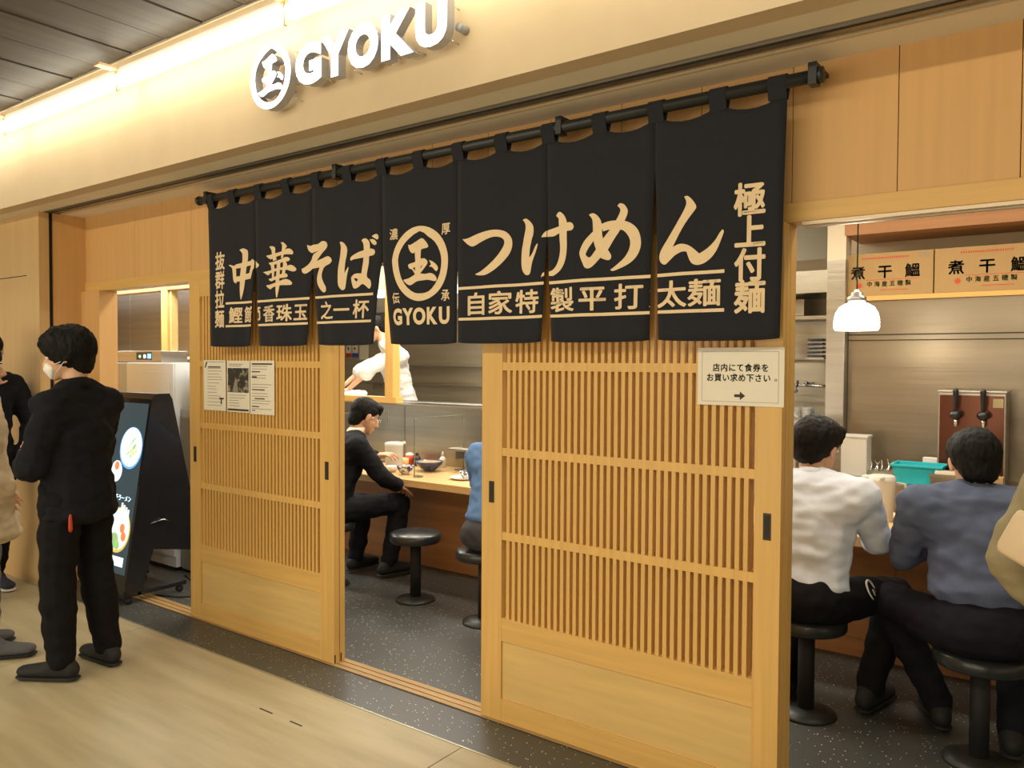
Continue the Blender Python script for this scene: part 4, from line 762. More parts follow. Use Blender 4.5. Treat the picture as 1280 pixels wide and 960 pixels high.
# --- khaki coat at the right edge
KHK = cloth('khaki_coat_cotton', (.30, .25, .14), .8); TAN = mat('tan_leather', (.68, .52, .33), .5)
P8 = dict(STAND, pelvis=(0, 0, .95), elL=(-.10, .30, 1.05), wrL=(.10, .20, .84), elR=(-.02, -.27, 1.13), wrR=(.20, -.24, 1.02), handL=dict(d=(1, 0, 0), n=(0, -1, 0), curl=.8), handR=dict(d=(1, 0, 0), n=(0, 1, 0), curl=.8),
          top=KHK, bottom=GRY, tt=.045, hem=[((-.02, 0, .62), (.17, .23, .06))], collar=True, fold=.010, seed=41., topname='coat', cuff=1.5, hair='hair2')
root, body, H, HR, HB = person('person in khaki coat with tan bag at the far right edge', (.165, -.38, 0), 62, P8)
bg = thing('shoulder_bag', 'tan leather bag worn over the khaki coat at far right', 'bag', (.0, 0, 0))
MB().hull([((-.135, -.47, 1.165), (.018, .02, .035)), ((-.165, -.47, 1.105), (.018, .02, .022)), ((-.02, -.56, 1.06), (.02, .02, .03)), ((-.01, -.56, 1.14), (.02, .02, .03))]).build('pouch', TAN, bg, True)
MB().tube([(-.10, -.50, 1.18), (-.05, -.52, 1.30), (.05, -.50, 1.42)], .008, 8).build('strap', TAN, bg)
# --- kitchen staff
UNI = cloth('white_uniform_cotton', (.74, .72, .66), .8, .02); APR = cloth('pale_apron', (.60, .57, .50), .85, .03)
P9 = dict(STAND, pelvis=(0, 0, .92), chest=(.13, .0, 1.20), neck=(.25, 0, 1.39), head=(.33, 0, 1.50), head_pitch=25, elL=(.32, .22, 1.20), wrL=(.42, .18, 1.27), elR=(.30, -.26, 1.20), wrR=(.40, -.12, 1.26),
          handL=dict(d=(1, 0, -.1), n=(0, 0, -1), curl=.5), handR=dict(d=(1, .2, -.1), n=(0, 0, -1), curl=.5), top=UNI, bottom=APR, tt=.032, sleeve=.25, cuff=1.6, collar=True, hem=[((.0, 0, .88), (.15, .20, .05))], fold=.010, seed=51., dec=.5, topname='uniform_top')
root, body, H, HR, HB = person('cook in white uniform leaning over the board behind the timber post', (-5.52, 2.95, .12), 238, dict(P9, wrL=(.56, .10, 1.16), elL=(.34, .20, 1.38), pelvis=(-.02, 0, 1.0), chest=(.08, 0, 1.36), neck=(.16, -.07, 1.62), head=(.24, -.15, 1.755), wrR=(.56, -.30, 1.16), elR=(.30, -.30, 1.38), knL=(.0, .1, .52), knR=(.0, -.1, .52), hem=[((-.02, 0, .98), (.13, .17, .05))]))
P10 = dict(STAND, elR=(.10, -.24, 1.24), wrR=(.22, -.20, 1.10), elL=(.10, .24, 1.24), wrL=(.30, .12, 1.12), pelvis=(0, 0, .92), chest=(.05, 0, 1.22), neck=(.10, 0, 1.42), head=(.14, 0, 1.54),
           handL=dict(d=(.8, -.3, -.4), n=(0, 0, -1), curl=.7), handR=dict(d=(.7, .2, -.6), n=(0, 0, -1), curl=.8), top=UNI, bottom=APR, tt=.03, sleeve=.12, cuff=1.7, fold=.008, seed=61., topname='uniform_top', head_pitch=20, dec=.5)
root, body, H, HR, HB = person('cook reaching with one gloved hand beside the right door jamb', (-2.06, 3.0, .12), 40, P10)
for sd in (('wrR'),):
    m = MB(); hand(m, P10['wrR'], (.7, .2, -.6), (0, 0, -1), -1, .8, 1.18); m.hull([(P10['wrR'], .040), (Vector(P10['wrR']) + Vector((-.03, -.01, .03)), .038)])
    remesh(m, 'glove', UNI, body, .006, 2)
# ================================================================ STOOLS
def stool(loc, label):
    t_ = thing('bar_stool', label, 'stool', loc, group='black pedestal stools')
    MB().lathe([(.0, .445), (.150, .445), (.163, .438), (.168, .425), (.168, .395), (.16, .385), (.0, .385)], seg=36).build('seat', M['vinyl'], t_)
    MB().lathe([(.0, .385), (.035, .385), (.035, .03), (.0, .03)], seg=20).build('pedestal', M['blackmatte'], t_)
    MB().lathe([(.0, .03), (.08, .03), (.125, .012), (.13, .001), (.0, .001)], seg=32).build('base', M['rod'], t_)
    return t_
st = stool((-3.53, 1.02, 0), 'empty black round stool on one leg in the middle of the doorway')
def dupe(root, loc, label, rz=None):
    r = root.copy(); C.objects.link(r); r.location = loc; r['label'] = label
    if rz is not None: r.rotation_euler = (0, 0, rz)
    for ch in root.children:
        c = ch.copy(); C.objects.link(c); c.parent = r
        for gch in ch.children: d = gch.copy(); C.objects.link(d); d.parent = c
    return r
dupe(st, (-4.25, .93, 0), 'black stool beneath the man in the dark suit')
dupe(st, (-2.90, .94, 0), 'black stool beneath the customer in denim blue')
dupe(st, (-1.0, .84, 0), 'black stool beneath the man in the white shirt')
dupe(st, (-.33, .80, 0), 'black stool beneath the man in slate blue')
# ================================================================ PENDANT
pd = thing('pendant_lamp', 'small glowing opal glass pendant lamp above the right counter', 'lamp', (-.965, 1.5, 1.72))
MB().lathe([(.100, 0), (.107, .012), (.107, .05), (.100, .085), (.082, .116), (.05, .136), (.022, .142), (.018, .138), (.045, .130), (.076, .110), (.094, .08), (.101, .05), (.101, .012), (.096, .002)], seg=40).build('shade', M['globe'], pd)
MB().lathe([(.108, .045), (.1085, .047), (.108, .050)], seg=40).build('rim_line', M['grey'], pd)
MB().lathe([(.0, .205), (.012, .205), (.018, .193), (.028, .188), (.028, .175), (.044, .168), (.046, .152), (.040, .140), (.0, .140)], seg=24).build('cap', mat('satin_nickel', (.35, .34, .32), .4, .9), pd)
MB().tube([(0, 0, .19), (0, 0, 1.04)], .0035, 6).build('cord', M['black'], pd)
l = bpy.data.lights.new('pendant_bulb', 'POINT'); l.energy = 4; l.color = (1, .88, .66); l.shadow_soft_size = .05; lo = bpy.data.objects.new('pendant_bulb', l); C.objects.link(lo); lo.location = (-.965, 1.5, 1.70)
# ================================================================ PAPERS ON THE DOORS
def sheet(name, label, cat, x0, x1, z0, z1, y, group=None):
    t_ = thing(name, label, cat, (0, 0, 0), group=group); MB().box(x0, x1, y, y + .0012, z0, z1).build('paper', M['paper'], t_); return t_
nt = sheet('paper_notice', 'white paper notice with black Japanese text and arrow on right door', 'notice', -1.146, -.838, 1.403, 1.606, -.050)
yy = -.0507
vf = []
for i, ch in enumerate('店内にて食券を'): vf.append(cell(ch, -1.0765 + i * .0289, 1.536, .0275, .029, .03))
flat_obj('text_line', vf, yy, M['ink'], nt)
vf = []
for i, ch in enumerate('お買い求め下さい'): vf.append(cell(ch, -1.099 + i * .0289, 1.501, .0275, .029, .03))
vf.append(ringpoly(-.866, 1.494, .0045, .0030, 16))
flat_obj('text_line', vf, yy, M['ink'], nt)
flat_obj('arrow', [rectp(-1.010, -.990, 1.433, 1.443), ([(-.990, 1.423), (-.990, 1.453), (-.971, 1.438)], [(0, 1, 2)])], yy, M['ink'], nt)
fx0, fx1, fz0, fz1 = -1.130, -.856, 1.416, 1.592
flat_obj('border_line', [rectp(fx0, fx1, fz0, fz0 + .0012), rectp(fx0, fx1, fz1 - .0012, fz1), rectp(fx0, fx0 + .0012, fz0, fz1), rectp(fx1 - .0012, fx1, fz0, fz1)], yy, M['ink_soft'], nt)
random.seed(4)
def lines(x0, x1, zs, t=.0022, var=.5): return [rectp(x0, x1 - random.random() * var * (x1 - x0), z, z + t) for z in zs]
a = sheet('leaflet', 'left leaflet of three on the left door, faint text lines only', 'leaflet', -4.228, -4.010, 1.262, 1.554, -.050, 'leaflets on the left door')
flat_obj('text', lines(-4.19, -4.04, [1.505, 1.49, 1.472, 1.455, 1.44, 1.42, 1.40, 1.385, 1.365, 1.345, 1.33, 1.31, 1.29], .003), yy, M['ink_soft'], a)
flat_obj('heading', [rectp(-4.185, -4.06, 1.511, 1.518), rectp(-4.075, -4.03, 1.328, 1.338), rectp(-4.06, -4.048, 1.30, 1.328), rectp(-4.19, -4.02, 1.542, 1.544), ([(-4.218, 1.51), (-4.208, 1.508), (-4.19, 1.544), (-4.205, 1.544)], [(0, 1, 2, 3)])], yy, M['ink'], a)
a = sheet('leaflet', 'middle leaflet of three on the left door, with a dark photo', 'leaflet', -3.998, -3.786, 1.260, 1.552, -.050, 'leaflets on the left door')
flat_obj('photo', [rectp(-3.99, -3.795, 1.372, 1.51)], yy, M['photo'], a)
flat_obj('photo_figure', [([(-3.945, 1.375), (-3.89, 1.375), (-3.90, 1.42), (-3.915, 1.46), (-3.93, 1.42)], [(0, 1, 2, 3, 4)])], yy - .0004, M['ink_soft'], a)
flat_obj('text', lines(-3.98, -3.81, [1.355, 1.34, 1.325, 1.31, 1.295], .003) + lines(-3.98, -3.84, [1.52, 1.53], .004, .2), yy, M['ink_soft'], a)
flat_obj('footer', [rectp(-3.99, -3.795, 1.268, 1.279)], yy, M['ink'], a)
a = sheet('leaflet', 'right leaflet of three on the left door, dense small text', 'leaflet', -3.780, -3.567, 1.256, 1.553, -.050, 'leaflets on the left door')
flat_obj('text', lines(-3.765, -3.585, [1.535, 1.52, 1.505, 1.47, 1.455, 1.42, 1.405, 1.37, 1.355, 1.33, 1.315, 1.285], .003, .35), yy, M['ink_soft'], a)
flat_obj('heading', [rectp(-3.765, -3.69, 1.488, 1.494), rectp(-3.765, -3.72, 1.458, 1.466), rectp(-3.765, -3.65, 1.389, 1.395), rectp(-3.74, -3.65, 1.34, 1.346), rectp(-3.765, -3.70, 1.296, 1.302), rectp(-3.765, -3.735, 1.275, 1.280), rectp(-3.765, -3.585, 1.53, 1.538)], yy, M['ink'], a)
# ================================================================ GLOWING MENU STAND
ms = thing('menu_stand', 'black wedge-shaped lit menu stand showing noodle bowls', 'sign stand', (-5.42, 0, 0))
W = .54
prof = [(-.195, .09), (-.005, 1.30), (.02, 1.335), (.115, 1.335), (.135, 1.30), (.30, .50), (.30, .27), (.0, .33), (-.08, .09)]
MB().prism(prof, 'x', 0, W).build('casing', M['black'], ms)
MB().box(.02, W - .02, -.19, -.07, .045, .09, .004).box(.02, .05, -.10, .24, .045, .07, .003).box(W - .05, W - .02, -.10, .24, .045, .07, .003).build('base_frame', M['black'], ms)
for x in (.04, W - .04):
    for y in (-.15, .2): MB().lathe([(0, -.012), (.022, -.012), (.022, .012), (0, .012)], (x, y, .023), 14, 'x').build('castor', M['blackmatte'], ms)
d0, d1 = Vector((0, -.195, .09)), Vector((0, -.005, 1.30)); dv = (d1 - d0); Ls = dv.length; dn = dv.normalized(); nn = Vector((0, -dn.z, dn.y))
def scr(off): return lambda x, z: tuple(d0 + dn * z + nn * off + Vector((x, 0, 0)))
def screen_obj(nm, vfs, m, off, par):
    bm = bmesh.new()
    for vf in vfs: flat_add(bm, vf, scr(off))
    for f in bm.faces:
        f.normal_update()
        if f.normal.y > 0: f.normal_flip()
    me = bpy.data.meshes.new(nm); bm.to_mesh(me); bm.free(); me.materials.append(m); return link_mesh(nm, me, par)
sc_ = screen_obj('screen', [rectp(.03, W - .025, .10, Ls - .03)], M['screen_bg'], .001, ms)
def disc(cx, cz, r, sx=1., n=36): return [(cx + r * sx * math.cos(2 * math.pi * i / n), cz + r * math.sin(2 * math.pi * i / n)) for i in range(n)], [tuple(range(n))]
# upper bowl
screen_obj('bowl_rim', [disc(.375, .90, .137)], M['screen_blue'], .0016, sc_)
screen_obj('bowl', [disc(.375, .906, .128)], M['sign_bowl_w'], .0022, sc_)
random.seed(9); st_ = []
def stroke(pts, w_):
    vs = []; fs = []
    for i, p in enumerate(pts):
        q = Vector(pts[min(i + 1, len(pts) - 1)]) - Vector(pts[max(i - 1, 0)]); q = Vector((-q.y, q.x)).normalized() * w_ * (.4 + .6 * math.sin(math.pi * (i + .3) / (len(pts) - .4)))
        vs += [(p[0] + q.x, p[1] + q.y), (p[0] - q.x, p[1] - q.y)]
    for i in range(len(pts) - 1): fs.append((2 * i, 2 * i + 1, 2 * i + 3, 2 * i + 2))
    return vs, fs
for i in range(16):
    x0, z0 = .375 + random.uniform(-.055, .035), .83 + random.uniform(0, .09); a = random.uniform(.5, 1.1)
    st_.append(stroke([(x0 + .02 * t * math.cos(a), z0 + .02 * t * math.sin(a) + .006 * math.sin(t)) for t in range(5)], .0055))
screen_obj('noodles', st_[:8], M['screen_green'], .0028, sc_); screen_obj('noodles', st_[8:], M['screen_cream'], .0031, sc_)
screen_obj('side_cup', [disc(.235, .74, .07)], M['sign_bowl_w'], .002, sc_); screen_obj('side_cup_red', [disc(.235, .775, .028)], M['screen_orange'], .0026, sc_)
vf = []
for i, ch in enumerate('煮干ラーメン'): vf.append(cell(ch, .285 + (i - 1) * .040, .575, .038, .042, .02))
screen_obj('caption', vf, M['sign_bowl_w'], .002, sc_)
screen_obj('lower_bowl', [disc(.36, .37, .145, 1.)], M['screen_yellow'], .0016, sc_)
screen_obj('lower_soup', [disc(.36, .375, .132)], M['sign_bowl_w'], .0020, sc_)
screen_obj('nori', [rectp(.36 + .028 * i, .383 + .028 * i, .42, .545 - .012 * i) for i in range(4)], M['sign_bowl_w'], .0026, sc_)
screen_obj('egg', [disc(.41, .385, .030), disc(.435, .335, .030)], M['screen_orange'], .0030, sc_)
screen_obj('greens', [disc(.33, .30, .05), disc(.37, .275, .03)], M['screen_green'], .0028, sc_)
screen_obj('price_panel', [rectp(.25, .475, .145, .205)], M['sign_bowl_w'], .002, sc_)

MB().tube([(.56, .10, .50), (.565, .05, .52), (.54, -.02, .50)], .003, 6).build('side_scratch', M['chrome'], ms)
cb = thing('power_cable', 'thin black power cable on the floor beside the menu stand', 'cable')
MB().tube([(-4.86, .20, .12), (-4.80, .26, .05), (-4.72, .22, .008), (-4.78, .12, .006), (-4.95, .05, .006)], .005, 6).build('cable', M['black'], cb)
# ================================================================ CABINETS INSIDE THE LEFT OPENING
cbn = thing('cream_cabinet', 'tall cream enamel cabinet behind the menu stand', 'cabinet', (-6.06, .45, 0))
MB().box(0, .66, .012, .36, .03, 1.535, .004).build('body', M['cabinet'], cbn)
dr = MB().box(.004, .656, 0, .014, .11, 1.53, .004).build('door', M['cabinet'], cbn)
MB().box(.06, .62, -.004, .0, .17, 1.47, .003).build('door_panel', M['cabinet'], dr)
MB().box(.02, .64, .02, .34, .0, .03).build('plinth', M['black'], cbn)
cb2 = thing('beige_cabinet', 'beige enamel cabinet left of the cream cabinet', 'cabinet', (-7.2, .47, 0))
MB().box(0, 1.12, 0, .34, .02, 1.53, .004).build('body', M['cabinet2'], cb2)
MB().box(.02, 1.10, .02, .32, 0, .02).build('plinth', M['black'], cb2)
dv_ = thing('control_box', 'small steel control box with lit round buttons on the cabinet', 'control box', (-6.12, .55, 1.537))
MB().box(-.55, .38, .0, .22, 0, .088, .004).build('case', M['steel'], dv_)
MB().box(.03, .25, -.003, .001, .018, .078).build('display_strip', M['black'], dv_)
for x, m_n, r in ((.085, 'led_green', .011), (.155, 'globe', .014)): MB().lathe([(0, -.006), (r, -.006), (r, -.002), (0, -.002)], (x, 0, .045), 16, 'y').build('button', M[m_n], dv_)
MB().box(.20, .245, -.006, -.002, .03, .065).build('blue_button', M['led_blue'], dv_)
MB().box(-.45, -.28, -.003, .001, .01, .08).build('side_window', M['brown'], dv_)
gc = thing('grey_bin_cabinet', 'slim grey cabinet right of the cream cabinet', 'cabinet', (-5.39, .47, 0))
MB().box(.0, .34, .03, .36, .02, 1.20, .006).build('body', M['grey'], gc)
MB().box(.01, .33, .04, .35, 0, .02).build('plinth', M['black'], gc)
wk = thing('rice_warmer', 'pale domed warmer on a yellow base beside the left door', 'appliance', (-5.21, .66, 1.20))
MB().lathe([(0, .36), (.05, .355), (.11, .32), (.15, .25), (.155, .16), (0, .16)], seg=32).build('lid', M['porcelain'], wk)
MB().lathe([(0, .16), (.155, .16), (.15, .03), (.14, .0), (0, .0)], seg=32).build('pot', mat('yellow_enamel', (.60, .45, .12), .4), wk)
# ================================================================ THINGS ON THE COUNTER
CT = .71
def lathe_obj(name, label, cat, x, y, z, parts, group=None, seg=28):
    t_ = thing(name, label, cat, (x, y, z), group=group)
    for nm, prof_, m in parts: MB().lathe(prof_, seg=seg).build(nm, M[m] if isinstance(m, str) else m, t_)
    return t_
def bowl_parts(r, h, m='porcelain', food='soup', lip=.004, fill=.75):
    return [('bowl', [(0, 0), (r * .42, 0), (r * .42, h * .12), (r * .62, h * .25), (r * .9, h * .65), (r, h), (r - lip, h), (r * .86, h * .62), (r * .5, h * .3), (0, h * .25)], m), ('food', [(0, h * fill + .006), (r * .5, h * fill + .004), (r * .88, h * fill - .002), (r * .5, h * .35), (0, h * .35)], food)]
def pitcher(x, y, label, r=.062, h=.215, hx=1, ang=0):
    t_ = thing('water_pitcher', label, 'pitcher', (x, y, CT), ang, 'frosted water pitchers')
    MB().lathe([(0, 0), (r * .88, 0), (r * .92, .01), (r, h * .9), (r * 1.04, h), (r * .98, h), (r * .94, h * .9), (r * .86, .014), (0, .012)], seg=32).build('jug', M['frost'], t_)
    MB().lathe([(0, h + .012), (r * .8, h + .010), (r * 1.02, h + .004), (r * 1.02, h - .006), (0, h - .004)], seg=32).build('lid', M['frost'], t_)
    MB().tube([(hx * r * .95, 0, h * .88), (hx * (r + .045), 0, h * .86), (hx * (r + .05), 0, h * .5), (hx * (r + .03), 0, h * .2), (hx * r * .92, 0, h * .16)], .007, 8).build('handle', M['frost'], t_)
    MB().tube([(0, -r * .95, h), (0, -r * 1.25, h + .002)], .012, 8).build('spout', M['frost'], t_)
    return t_
pitcher(-4.42, 1.72, 'frosted pitcher in front of the man in the black suit', .072, .20, 1, 2.6)
pitcher(-.905, 1.87, 'large frosted pitcher between the white and slate-blue shirts', .066, .235, 1, .2)
lathe_obj('small_bowl', 'small dark-rimmed bowl nearest the suited man', 'bowl', -4.30, 1.58, CT, bowl_parts(.052, .045, 'porcelain', 'soup'))
lathe_obj('small_bowl', 'patterned pale bowl just left of the clear divider', 'bowl', -4.135, 1.55, CT, bowl_parts(.066, .065, 'navy_glaze', 'soup', fill=.9))
lathe_obj('noodle_bowl', 'wide navy bowl behind the clear divider', 'bowl', -4.12, 1.80, CT, bowl_parts(.108, .075, 'navy', 'soup', fill=.95))
lathe_obj('sauce_bottle', 'small white capped bottle standing behind the navy bowl', 'bottle', -4.16, 2.0, CT, [('bottle', [(0, 0), (.028, 0), (.028, .07), (.012, .09), (0, .09)], 'porcelain'), ('cap', [(0, .13), (.006, .13), (.012, .09), (0, .09)], 'white')])
lathe_obj('spice_pot', 'red spice pot with pale lid behind the patterned bowl', 'pot', -4.50, 1.98, CT, [('pot', [(0, 0), (.038, 0), (.038, .075), (0, .075)], 'red'), ('lid', [(0, .10), (.02, .098), (.036, .085), (.038, .075), (0, .075)], 'porcelain')])
lathe_obj('soy_bottle', 'black sauce bottle beside the red spice pot', 'bottle', -4.40, 1.96, CT, [('bottle', [(0, 0), (.032, 0), (.032, .06), (.018, .085), (0, .085)], 'black'), ('cap', [(0, .105), (.012, .105), (.014, .085), (0, .085)], 'brown')])
lathe_obj('chopstick_cup', 'pale timber cup behind the small bowls', 'cup', -4.44, 1.84, CT, [('cup', [(0, 0), (.045, 0), (.048, .07), (.042, .07), (.04, .008), (0, .008)], 'counter_wood')])
lathe_obj('plate', 'white plate under the bowl beside the blue shirt', 'plate', -3.63, 1.62, CT, [('plate', [(0, .004), (.06, .004), (.095, .018), (.098, .018), (.06, 0), (0, 0)], 'porcelain')])
lathe_obj('small_bowl', 'blue-flowered white bowl standing on the white plate', 'bowl', -3.62, 1.64, CT + .006, bowl_parts(.05, .05, 'navy_glaze', 'soup'))
lathe_obj('noodle_bowl', 'wide white bowl beyond the plate near the blue shirt', 'bowl', -3.62, 1.86, CT, bowl_parts(.10, .075, 'porcelain', 'porcelain', fill=.8))
def divider(x, label):
    t_ = thing('clear_divider', label, 'divider', (x, 1.46, CT), group='clear counter dividers')
    MB().box(-.0025, .0025, 0, .55, .012, .43).build('sheet', M['acrylic'], t_)
    MB().box(-.004, .004, -.003, .001, .0, .434).box(-.004, .004, .549, .553, 0, .434).box(-.004, .004, -.003, .553, .43, .434).build('edge', M['acrylic_edge'], t_)
    MB().box(-.03, .03, .02, .06, 0, .012).box(-.03, .03, .48, .52, 0, .012).build('foot', M['acrylic_edge'], t_)
    return t_
divider(-3.955, 'clear upright divider right of the navy bowl'); divider(-4.78, 'clear upright divider beyond the man in the black suit')
tr_ = thing('steel_tray_shelf', 'grey steel shelf on the partition beside the denim-blue customer', 'shelf')
MB().box(-4.02, -3.45, 1.90, 2.095, .865, .885, .005).build('shelf', M['steel'], tr_); MB().box(-3.98, -3.955, 1.92, 2.095, .80, .865).box(-3.55, -3.525, 1.92, 2.095, .80, .865).build('bracket', M['steel_dark'], tr_)
# right hand end
WT = .87
bk = thing('teal_basket', 'teal plastic basket on the steel worktop', 'basket', (-.80, 2.325, WT))
def tub(x, y, h, t=.004, tp=.88):
    m_ = MB(); q = []
    A = [m_.bm.verts.new((sx * x * tp, sy * y * tp, 0)) for sx, sy in ((-1, -1), (1, -1), (1, 1), (-1, 1))]; B = [m_.bm.verts.new((sx * x, sy * y, h)) for sx, sy in ((-1, -1), (1, -1), (1, 1), (-1, 1))]
    Cc = [m_.bm.verts.new((sx * (x - t), sy * (y - t), h)) for sx, sy in ((-1, -1), (1, -1), (1, 1), (-1, 1))]; D = [m_.bm.verts.new((sx * (x * tp - t), sy * (y * tp - t), t)) for sx, sy in ((-1, -1), (1, -1), (1, 1), (-1, 1))]
    for P_, Q_ in ((A, B), (B, Cc), (Cc, D)):
        for i in range(4): m_.bm.faces.new((P_[i], P_[(i + 1) % 4], Q_[(i + 1) % 4], Q_[i]))
    m_.bm.faces.new(A[::-1]); m_.bm.faces.new(D); bmesh.ops.recalc_face_normals(m_.bm, faces=m_.bm.faces); return m_
tub(.125, .095, .105).build('tub', M['teal'], bk)
m_ = MB(); m_.box(-.135, .135, -.105, -.094, .096, .108, .002).box(-.135, .135, .094, .105, .096, .108, .002).box(-.135, -.122, -.1, .1, .096, .108, .002).box(.122, .135, -.1, .1, .096, .108, .002).build('rim', M['teal'], bk)
sbn = thing('steel_bin', 'square steel bin of white slips before the teal basket', 'bin', (-.64, 2.22, WT))
tub(.085, .05, .075).build('bin', M['steel'], sbn)
for i in range(4): MB().box(-.06, .075, -.03 + .015 * i, -.027 + .015 * i, .01, .085 + .006 * (i % 2)).build('paper_slip', M['paper'], sbn)
cr = thing('counter_caddy', 'steel condiment caddy under the teal basket', 'caddy', (-.72, 1.93, CT))
MB().box(-.10, .10, -.06, .06, .0, .008).box(-.10, .10, -.06, -.055, .008, .05).box(-.10, -.095, -.06, .06, .008, .11).box(.095, .10, -.06, .06, .008, .11).box(-.10, .10, .055, .06, .008, .12).build('rack', M['steel'], cr)
MB().box(-.11, .11, -.075, .07, .135, .145, .002).box(-.105, .105, -.07, .065, .145, .158, .002).build('tray', M['steel'], cr)
for i, x in enumerate((-.06, 0, .06)):
    j = MB().lathe([(0, .01), (.024, .01), (.024, .075), (0, .075)], (x, 0, 0), 18).build('jar', M[('black', 'red', 'brown')[i]], cr); MB().lathe([(0, .095), (.018, .093), (.025, .075), (0, .075)], (x, 0, 0), 18).build('lid', M['steel_dark'], j)
lathe_obj('wooden_cup', 'orange-tinted drinking cup by the slate-blue sleeve', 'cup', -.775, 1.66, CT, [('cup', [(0, 0), (.028, 0), (.036, .085), (.033, .085), (.026, .006), (0, .006)], mat('copper_cup', (.62, .33, .15), .3, .2))])
ph = thing('phone_stack', 'two black phones stacked on the counter edge', 'phone', (-.735, 1.455, CT))
MB().box(-.038, .038, -.07, .07, .0, .011, .003).build('case', M['black'], ph); MB().box(-.035, .04, -.066, .072, .0125, .022, .003).build('upper_phone', M['black'], ph); MB().box(-.033, .037, -.06, .066, .0221, .0228).build('screen', M['steel_dark'], ph)
cn = thing('storage_container', 'tall translucent food container beside the pillar', 'container', (-1.16, 2.40, WT))
MB().box(-.075, .075, -.06, .06, 0, .235, .008).build('tub', M['frost'], cn); MB().box(-.08, .08, -.065, .065, .235, .25, .004).build('lid', M['frost'], cn)
sq = thing('square_plate', 'pale square dish stack beyond the white-shirted man', 'plate', (-1.02, 2.21, WT))
for i in range(3): MB().box(-.055, .055, -.045, .045, i * .012, i * .012 + .009, .003).build('dish', M['porcelain'], sq)
ut = thing('utensil_tray', 'dark tray of metal ladles left of the teal basket', 'tray', (-1.02, 2.44, WT))
tub(.075, .06, .04, .003).build('tray', M['steel_dark'], ut)
random.seed(3)
for i in range(6):
    a = random.uniform(-.5, .5); MB().tube([(-.06 + .02 * i, -.03, .02), (-.05 + .02 * i + a * .03, .0, .06 + .01 * random.random()), (-.05 + .02 * i + a * .08, .04, .085 + .02 * random.random())], .0045, 6).build('utensil', M['chrome'], ut)
tp = thing('tap_tower', 'amber-fronted dispenser tower with two black tap handles', 'dispenser', (-.55, 2.44, WT))
MB().box(-.175, .165, .0, .20, 0, .52, .006).build('cabinet', M['steel_dark'], tp)
MB().box(-.165, .155, -.004, .0, .05, .505).build('front_panel', M['brown'], tp)
MB().box(-.178, .168, -.008, .205, .52, .532, .003).build('top', M['steel'], tp)
for x in (-.075, .06):
    t2 = MB().tube([(x, -.005, .405), (x, -.06, .405)], .016, 14).build('tap', M['chrome'], tp)
    MB().lathe([(0, -.012), (.018, -.012), (.032, 0), (.033, .018), (.018, .036), (0, .036)], (x, -.065, .385), 20).build('collar', M['black'], t2)
    MB().hull([((x, -.07, .43), (.012, .012, .012)), ((x, -.085, .53), (.016, .013, .018))]).build('lever', M['black'], t2, True)
    MB().tube([(x, -.062, .38), (x, -.062, .33)], .010, 10).build('nozzle', M['chrome'], t2)
MB().box(.10, .15, -.006, -.003, .44, .49).build('badge', mat('brass_badge', (.45, .38, .2), .4, .7), tp)
so = thing('wall_socket', 'small white socket on the steel wall at far right', 'socket', (-.16, 2.699, 1.14))
MB().box(-.03, .03, -.008, 0, -.04, .04, .003).build('plate', M['white'], so); MB().box(-.012, .012, -.0095, -.008, -.018, .018).build('outlet', M['ink_soft'], so)
for i, (x, y, m_n, hh, lab) in enumerate(((-.78, 2.60, 'white', .12, 'white box tucked left of the amber dispenser'), (-.42, 2.30, 'card', .07, 'tan carton right of the seated slate-blue customer’s head'), (-.26, 2.34, 'steel_dark', .05, 'low steel dish at the far right of the worktop'))):
    t_ = thing('small_carton', lab, 'box', (x, y, WT)); MB().box(-.04, .04, -.03, .03, 0, hh, .003).build('carton', M[m_n], t_); MB().box(-.04, .04, -.0315, -.029, hh * .55, hh * .6).build('seam', M['ink_soft'], t_)
# ================================================================ CARTONS ON THE LEDGE
def carton(x0, x1, label, first):
    t_ = thing('cardboard_box', label, 'box', (x0, 2.69, 1.986), group='noodle-broth cartons on the ledge'); Wc, Hc = x1 - x0, .268
    MB().box(0, Wc, 0, .33, 0, Hc, .002).build('carton', M['card'], t_)
    MB().box(.004, Wc - .004, .16, .166, Hc, Hc + .0015).build('flap_joint', M['ink_soft'], t_)
    y = -.001
    flat_obj('lettering', [cell(c, Wc * f, Hc * .56, .088, .088, .032) for c, f in zip('煮干鰮', (.21, .50, .79))], y, M['card_ink'], t_)
    flat_obj('green_lettering', [cell(c, Wc * (.335 + .082 * i), Hc * .275, .034, .036, .03) for i, c in enumerate('中海産五穂製')], y, M['card_green'], t_)
    star = [(Wc * .225 + (.022 if i % 2 == 0 else .012) * math.cos(math.pi * i / 8), Hc * .25 + (.022 if i % 2 == 0 else .012) * math.sin(math.pi * i / 8)) for i in range(16)]
    flat_obj('red_emblem', [(star, [tuple(range(16))])], y, M['card_red'], t_)
    flat_obj('red_lines', [rectp(Wc * .25 + i * .0125, Wc * .25 + i * .0125 + .008, Hc * .865, Hc * .905) for i in range(22)] + [rectp(Wc * .3, Wc * .86, Hc * .365, Hc * .375), rectp(Wc * .45, Wc * .75, Hc * .12, Hc * .135)], y, M['card_red'], t_)
    flat_obj('corner_mark', [ringpoly(Wc * .88, Hc * .9, .014, .010, 20), ringpoly(Wc * .93, Hc * .9, .014, .010, 20)], y, M['ink_soft'], t_)
    return t_
carton(-1.345, -.800, 'left cardboard carton on the ledge above the pendant lamp', True)
carton(-.793, -.240, 'second cardboard carton on the ledge, right of the lamp', False)
carton(-.233, .320, 'third cardboard carton, cut off by the right edge', False)
